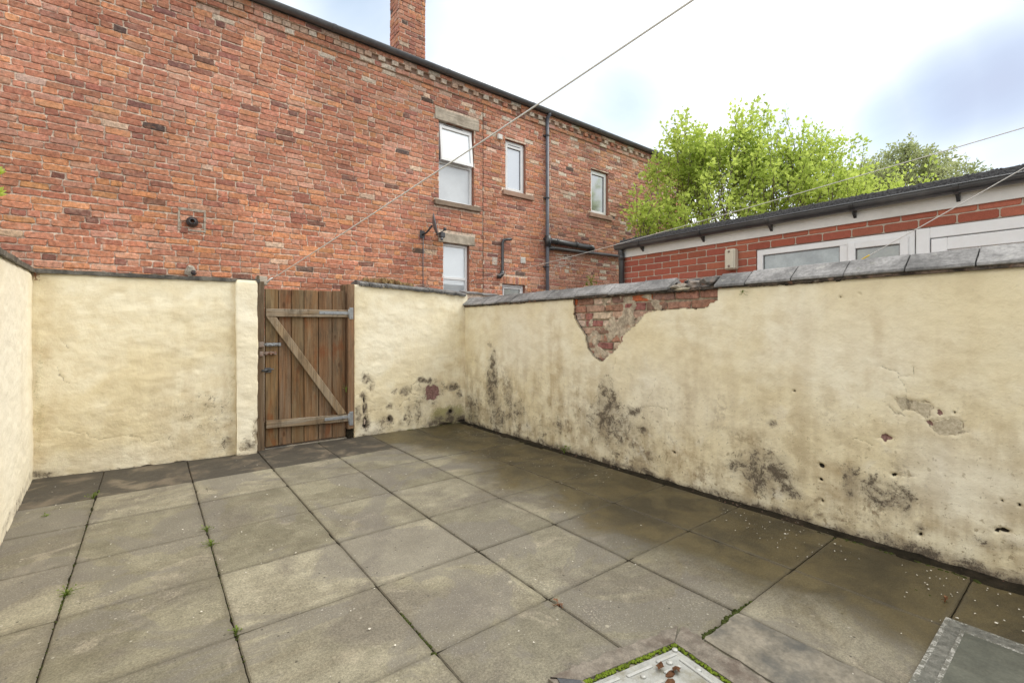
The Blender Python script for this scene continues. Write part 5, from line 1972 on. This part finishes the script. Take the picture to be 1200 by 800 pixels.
def rope(label, A, Bp, sag, r, mats, name='clothesline', tail=None):
    root = thing(name, label, 'clothesline', A)
    A, Bp = Vector(A), Vector(Bp)
    n = 24
    pts = []
    for i in range(n + 1):
        t = i / n
        pts.append(A.lerp(Bp, t) - Vector((0, 0, 4 * sag * t * (1 - t))))
    mb = MB()
    mb.tube(pts, r, 7)
    mb.obj('cord', mats, root)
    h = MB()
    h.tube([A + Vector((-.03, .02, -.03)), A + Vector((-.01, .0, 0)), A + Vector((.02, -.01, .02))], r * 2, 6)
    h.obj('knot', mats if tail is None else M[tail], root)
    return root


def ext(A, Bp, k):
    A, Bp = Vector(A), Vector(Bp)
    return tuple(A + (Bp - A) * k)


A1 = (1.02, 5.50, 1.80)
B1 = at(1.75, 800, 0)
rope('pale clothesline climbing from the gate post across the house to the upper sky', A1, ext(A1, B1, 1.5), .03, .0042, M['rope'])
A2 = (4.61, 7.08, 2.15)
B2 = at(2.6, 1200, 128)
rope('thin clothesline from the house across the tree and over the neighbouring roof', A2, ext(A2, B2, 1.6), .11, .003, M['rope'])
A3 = at(3.62, 1003, 308)
B3 = at(2.9, 1200, 195)
rope('white clothesline with a yellow end crossing the neighbouring window and fascia', A3, ext(A3, B3, 1.9), .01, .0032, M['rope'], tail='yellow')
mb = MB()
mb.tube([ext(A3, B3, 0.0), ext(A3, B3, .10)], .0055, 7)
o = mb.obj('cord_end', M['yellow'], bpy.data.objects['clothesline.002'])

# ------------------------------------------------------------------ inspection cover and concrete pad
ang = math.atan2(.084, -.422) - math.pi     # cover edge direction
MC = thing('inspection_cover', 'pale zinc drain cover with raised bars ringed by bright green moss', 'drain cover', (1.35, .92, 0))
org = Vector((1.672, 1.078, 0))
ex_ = Vector((-.981, .195, 0))             # along the far edge toward the left
ey_ = Vector((-.10, -.995, 0)).normalized()
P = lambda a, b, z: tuple(org + ex_ * a + ey_ * b + Vector((0, 0, z)))


def pquad(mb, a0, a1, b0, b1, z0, z1, bev=0, col=(.5, .5, .5), mi=0, curve=0):
    n0 = len(mb.v)
    mb.box(a0, a1, b0, b1, z0, z1, col, mi, bev=bev)
    for i in range(n0, len(mb.v)):
        a, b, z = mb.v[i]
        mb.v[i] = P(a, b, z)


CW = .44
mb = MB()
pquad(mb, .022, CW - .01, .022, .60, -.02, .006, .004)
PL = mb.obj('cover_plate', M['cover'], MC, fix=True)
bars = [(.05, .15, .045, .057), (.18, .30, .052, .064), (.33, .40, .045, .057), (.055, .068, .08, .22), (.09, .17, .10, .113), (.20, .28, .125, .138), (.30, .40, .10, .113), (.395, .408, .13, .25),
        (.10, .22, .20, .213), (.26, .36, .19, .203), (.06, .15, .26, .273), (.19, .31, .28, .293), (.34, .40, .27, .283), (.10, .20, .35, .363), (.25, .37, .36, .373)]
for a0, a1, b0, b1 in bars:
    mb = MB()
    pquad(mb, a0, a1, b0, b1, .0055, .0105, .0045)
    mb.obj('raised_bar', M['cover_bar'], PL, fix=True)
for a, b, r_ in ((.035, .033, .012), (.11, .075, .013), (.25, .085, .011), (.38, .075, .013), (.05, .15, .014), (.24, .165, .012), (.41, .19, .012), (.16, .31, .013)):
    mb = MB()
    c0, c1 = Vector(P(a, b, .0062)), Vector(P(a, b, .0115))
    mb.tube([c0, c1], [r_, r_ * .8], 14)
    mb.obj('raised_stud', M['cover_bar'], PL)
mb = MB()
for a, b in ((.155, .12), (.19, .15)):
    c = P(a, b, .008)
    lump(mb, c, (.022, .014, .005), (.5,) * 3, int(a * 1000))
mb.obj('lifting_hole_dirt', M['leaf_dead'], PL)
rnd = random.Random(21)
mb = MB()


def lump1(mb, c, r, col, seed):
    q = random.Random(seed)
    bm = bmesh.new()
    bmesh.ops.create_icosphere(bm, subdivisions=1, radius=1)
    vs = [(c[0] + v.co.x * r[0] * q.uniform(.75, 1.2), c[1] + v.co.y * r[1] * q.uniform(.75, 1.2), c[2] + v.co.z * r[2] * q.uniform(.75, 1.2)) for v in bm.verts]
    fs = [tuple(w.index for w in f.verts) for f in bm.faces]
    bm.free()
    mb.add(vs, fs, col)


def moss_clump(mb, c, r, rnd, h=.6):
    lump1(mb, (c[0], c[1], c[2]), (r, r, r * h), (.5,) * 3, rnd.randint(0, 10 ** 6))


for k in range(620):
    t = rnd.random()
    a, b = (rnd.uniform(-.004, CW + .012), rnd.gauss(.007, .006)) if t < .42 else ((rnd.gauss(.007, .006), rnd.uniform(0, .6)) if t < .78 else (rnd.gauss(CW, .006), rnd.uniform(0, .6)))
    moss_clump(mb, P(a, b, .003), rnd.uniform(.0035, .0075), rnd, .9)
stuff(mb.obj('moss_fringe', M['moss'], MC, smooth=True))
# mortar haunching round the cover
mb = MB()
n = 30
prev = None


def strip(mb, pts_in, pts_out, z, col=(.5, .5, .5), th=.03):
    n = len(pts_in)
    vs = [(*p, z + rnd.uniform(-.001, .0015)) for p in pts_in] + [(*p, z + rnd.uniform(-.001, .0015)) for p in pts_out]
    vs += [(p[0], p[1], z - th) for p in pts_in] + [(p[0], p[1], z - th) for p in pts_out]
    fs = []
    for i in range(n - 1):
        fs += [(i, i + 1, n + i + 1, n + i), (2 * n + i, 2 * n + i + 1, i + 1, i), (n + i, n + i + 1, 3 * n + i + 1, 3 * n + i)]
    mb.add(vs, fs, col)


inn = [P(CW + .01 - (CW + .01) * i / n, 0, 0)[:2] for i in range(n + 1)]
outp = [P(CW + .10 - (CW + .20) * i / n, -.062 - .02 * rnd.random(), 0)[:2] for i in range(n + 1)]
strip(mb, inn, outp, .009)
inn = [P(.0, .62 * i / n, 0)[:2] for i in range(n + 1)]
outp = [P(-.10 - .025 * rnd.random(), -.06 + .68 * i / n, 0)[:2] for i in range(n + 1)]
strip(mb, inn, outp, .0085)
inn = [P(CW + .01, .62 * i / n, 0)[:2] for i in range(n + 1)]
outp = [P(CW + .10 + .015 * rnd.random(), -.06 + .68 * i / n, 0)[:2] for i in range(n + 1)]
strip(mb, outp, inn, .0085)
mb.obj('mortar_surround', M['pink_mortar'], MC, fix=True)
mb = MB()
q = [P(CW + .02, -.0, 0), P(CW + .085, -.045, 0), P(CW + .105, .05, 0), P(CW + .03, .10, 0)]
mb.add([(a, b, .0125) for a, b, _ in q] + [(a, b, -.01) for a, b, _ in q], [(0, 1, 2, 3), (0, 4, 5, 1), (1, 5, 6, 2), (2, 6, 7, 3), (3, 7, 4, 0)])
mb.obj('stone_piece', M['bluestone'], MC, fix=True)
# dead leaves lying on the cover
for i, (a, b, lab) in enumerate(((.165, .085, 'curled dark brown dead leaf lying left on the drain cover'), (.125, .12, 'curled dark brown dead leaf lying right on the drain cover'))):
    mb = MB()
    c = Vector(P(a, b, .016))
    nn = 9
    vs = [c + Vector((0, 0, .006))]
    for k in range(nn):
        an = 2 * math.pi * k / nn + i
        r_ = (.024 if k % 2 else .015) * rnd.uniform(.8, 1.2)
        vs.append(c + Vector((r_ * math.cos(an), r_ * .75 * math.sin(an), rnd.uniform(-.004, .008))))
    mb.add(vs, [(0, k + 1, (k + 1) % nn + 1) for k in range(nn)])
    tag(mb.obj('dead_leaf', M['leaf_dead']), lab, 'leaf')

# concrete pad in the near right corner
PD = thing('concrete_pad', 'flat grey green concrete slab with scratched pale borders laid on the paving', 'slab', (2.42, .12, 0))
mb = MB()
mb.box(1.75, 2.735, -.6, .435, .004, .020, bev=.005)
mb.obj('slab', M['pad_edge'], PD)
mb = MB()
mb.box(1.72, 2.655, -.6, .372, .0202, .0225, bev=.001)
mb.obj('centre_panel', M['pad_slab'], PD)
mb = MB()
for x0, x1, y0, y1, z in ((2.650, 2.664, -.6, .380, .0232), (2.721, 2.7365, -.6, .4365, .0209), (1.75, 2.650, .365, .379, .0231), (1.75, 2.721, .421, .4365, .0207)):
    mb.box(x0, x1, y0, y1, .01, z, bev=.0008)
mb.obj('worn_edge', M['pad_white'], PD)
# old concrete beside the cover
mb = MB()
rnd = random.Random(9)
ring = []
q = [(1.79, 1.018), (2.078, 1.018), (2.078, .445), (1.74, .445)]
for a, b in zip(q, q[1:] + q[:1]):
    for k in range(12):
        t = k / 12
        ring.append((a[0] + (b[0] - a[0]) * t + rnd.uniform(-.006, .006), a[1] + (b[1] - a[1]) * t + rnd.uniform(-.006, .006)))
n = len(ring)
mb.add([(x, y, .006) for x, y in ring] + [(x, y, -.02) for x, y in ring], [tuple(range(n))] + [(i, (i + 1) % n, (i + 1) % n + n, i + n) for i in range(n)])
struct(mb.obj('concrete_infill', M['concrete'], fix=True))

# ------------------------------------------------------------------ weeds, moss, litter


def weed(name, label, x, y, z, n, size, mat, seed, spread=.05, h=.05, flat=False, group=None):
    rnd = random.Random(seed)
    root = thing(name, label, 'weed', (x, y, z), group)
    lf, st = MB(), MB()
    for k in range(n):
        an = rnd.uniform(0, 2 * math.pi)
        r_ = rnd.uniform(.1, 1) * spread
        tip = Vector((x + r_ * math.cos(an), y + r_ * math.sin(an), z + h * rnd.uniform(.3, 1)))
        st.tube([(x, y, z - .01), (x + r_ * .4 * math.cos(an), y + r_ * .4 * math.sin(an), tip.z * .8 + z * .2), tip], [.0015, .0013, .0008], 4, caps=False)
        for q in range(3):
            broad_leaf(lf, tip, (math.cos(an) + rnd.gauss(0, .5), math.sin(an) + rnd.gauss(0, .5), rnd.uniform(-.1, .5)), size * .5 * rnd.uniform(.6, 1.2), rnd.uniform(.2, 1), 3)
    st.obj('stem', M[mat], root)
    lf.obj('foliage', M[mat], root)
    return root


g_w = 'small weeds growing in the paving joints'
weed('weed', 'pale green weed beside the dark strip of paving nearest the left wall', -.335, 4.70, 0, 16, .026, 'leaf_weed', 1, .04, .05, group=g_w)
weed('weed', 'small weed at a joint crossing in front of the pier', .285, 3.50, 0, 14, .022, 'leaf_weed', 2, .035, .03, group=g_w)
weed('weed', 'low weed strung along the joint just nearer than the pier side weed', .287, 3.25, 0, 18, .02, 'leaf_weed', 3, .05, .025, group=g_w)
weed('weed', 'lowest green tuft in the leftmost long joint', -.315, 3.07, 0, 22, .018, 'leaf_weed', 4, .06, .025, group=g_w)
weed('weed', 'green fern like tuft at the foot of the long wall below the bare brick', 3.37, 3.45, 0, 22, .035, 'leaf_weed', 6, .06, .07, group=g_w)
weed('weed', 'tiny yellow green leaves on the slab near the left wall', -.55, 4.45, 0, 8, .02, 'leaf_weed', 7, .035, .012, group=g_w)
weed('weed', 'tiny weed at the joint crossing left of centre by the nearest slabs', .287, 2.25, 0, 8, .02, 'leaf_weed', 8, .03, .02, group=g_w)
weed('weed', 'reddish brown seedling in the middle of the nearest paving crossing', 1.49, 1.56, 0, 9, .022, 'leaf_red', 9, .03, .015, group=g_w)
weed('weed', 'rust coloured leaf clump just behind the concrete pad', 2.93, .47, 0, 7, .02, 'leaf_red', 10, .014, .03, group=g_w)
weed('weed', 'small green sprig sprouting beside the hinge side of the gate', 1.80, 5.44, .55, 8, .035, 'leaf_weed', 12, .04, .09, group=None)
weed('weed', 'green sprig hanging from a coping tile joint on the long wall', 3.39, 1.63, 1.565, 7, .022, 'leaf_weed', 13, .03, -.05, group=None)
weed('weed', 'bright green plant on the neighbouring ground beside the black drainpipe', 4.55, 4.15, 1.70, 30, .06, 'leaf_weed', 14, .06, .28, group=None)
rnd = random.Random(17)
weed('weed', 'reddish brown plant hanging over the corner of the left walls', -.765, 5.585, 1.77, 14, .022, 'leaf_red', 15, .05, -.09)
SE = thing('dry_plant', 'dry reddish stonecrop growing along the top of the slate coping', 'plant', (2.35, 5.62, 1.83))
mb = MB()
for k in range(420):
    x = rnd.triangular(2.0, 2.75, 2.35)
    y = 5.58 + rnd.uniform(-.06, .1)
    z = 1.848 - .03 * (x - 2) / .8
    hgt = rnd.uniform(.025, .085) * (1 - abs(x - 2.33) * .9)
    broad_leaf(mb, (x, y, z), (rnd.gauss(0, .35), rnd.gauss(0, .35), 1), hgt, rnd.uniform(0, 1), 2)
mb.obj('foliage', M['sedum'], SE)

# moss along joints and at the wall foot
mb = MB()
rnd = random.Random(33)
segs = [((1.80, 1.03), (2.13, 1.03), 70, .010), ((2.0, 1.03), (2.25, 1.03), 25, .009), ((.887, 1.63), (.887, 1.95), 60, .007), ((.287, 2.0), (.287, 3.4), 60, .005), ((-.322, 2.2), (-.322, 4.6), 90, .005), ((-.322, 2.9), (-.322, 3.2), 40, .007),
        ((2.93, .45), (2.96, .62), 20, .008), ((3.30, .4), (3.33, 1.0), 60, .012), ((3.31, 1.6), (3.31, 5.0), 90, .008), ((2.5, 5.44), (3.35, 5.44), 60, .014), ((2.687, 1.03), (2.687, 3.0), 40, .004), ((1.5, 5.46), (1.9, 5.46), 10, .01),
        ((3.30, .95), (3.30, 1.4), 30, .009)]
for a, b, n, r_ in segs:
    for k in range(n):
        t = rnd.random()
        moss_clump(mb, (a[0] + (b[0] - a[0]) * t + rnd.gauss(0, .005), a[1] + (b[1] - a[1]) * t + rnd.gauss(0, .005), -.004), r_ * rnd.uniform(.5, 1.3), rnd, .6)
stuff(mb.obj('moss', M['moss_dark'], smooth=True), 'dark green moss in the paving joints and along wall feet', 'moss')
# fallen petals and crumbs
mb = MB()
for k in range(700):
    if rnd.random() < .62:
        x, y = 3.3 - abs(rnd.gauss(0, .42)), rnd.uniform(.2, 5.2)
    else:
        x, y = rnd.uniform(-.6, 3.2), rnd.uniform(.9, 5.3)
    if vnoise(np.array([x * 2.6]), np.array([y * 2.6]), 55)[0] < .42: continue
    s = rnd.uniform(.0014, .005) * (1.7 if rnd.random() < .08 else 1)
    c = Vector((x, y, .006))
    vs = [c + Vector((s * math.cos(a) * rnd.uniform(.6, 1.2), s * math.sin(a) * rnd.uniform(.6, 1.2), rnd.uniform(-.001, .002))) for a in np.linspace(0, 2 * math.pi, 7)[:-1]]
    mb.add([c + Vector((0, 0, .003))] + vs, [(0, i + 1, (i + 1) % 6 + 1) for i in range(6)])
stuff(mb.obj('petal_litter', M['petal']), 'tiny pale petals and crumbs scattered over the paving', 'litter')
mb = MB()
for k in range(330):
    y = rnd.uniform(.1, 5.3)
    x = 3.375 + rnd.gauss(0, .03)
    s = rnd.uniform(.002, .0075)
    lump1(mb, (x, y, -.006), (s, s * 1.2, s * .7), rnd.choice([(.10, .07, .05), (.17, .10, .075), (.26, .22, .17), (.07, .055, .04), (.06, .045, .035)]), k)
stuff(mb.obj('wall_foot_debris', M['old_brick']), 'crumbled mortar and grit along the foot of the long wall', 'debris')
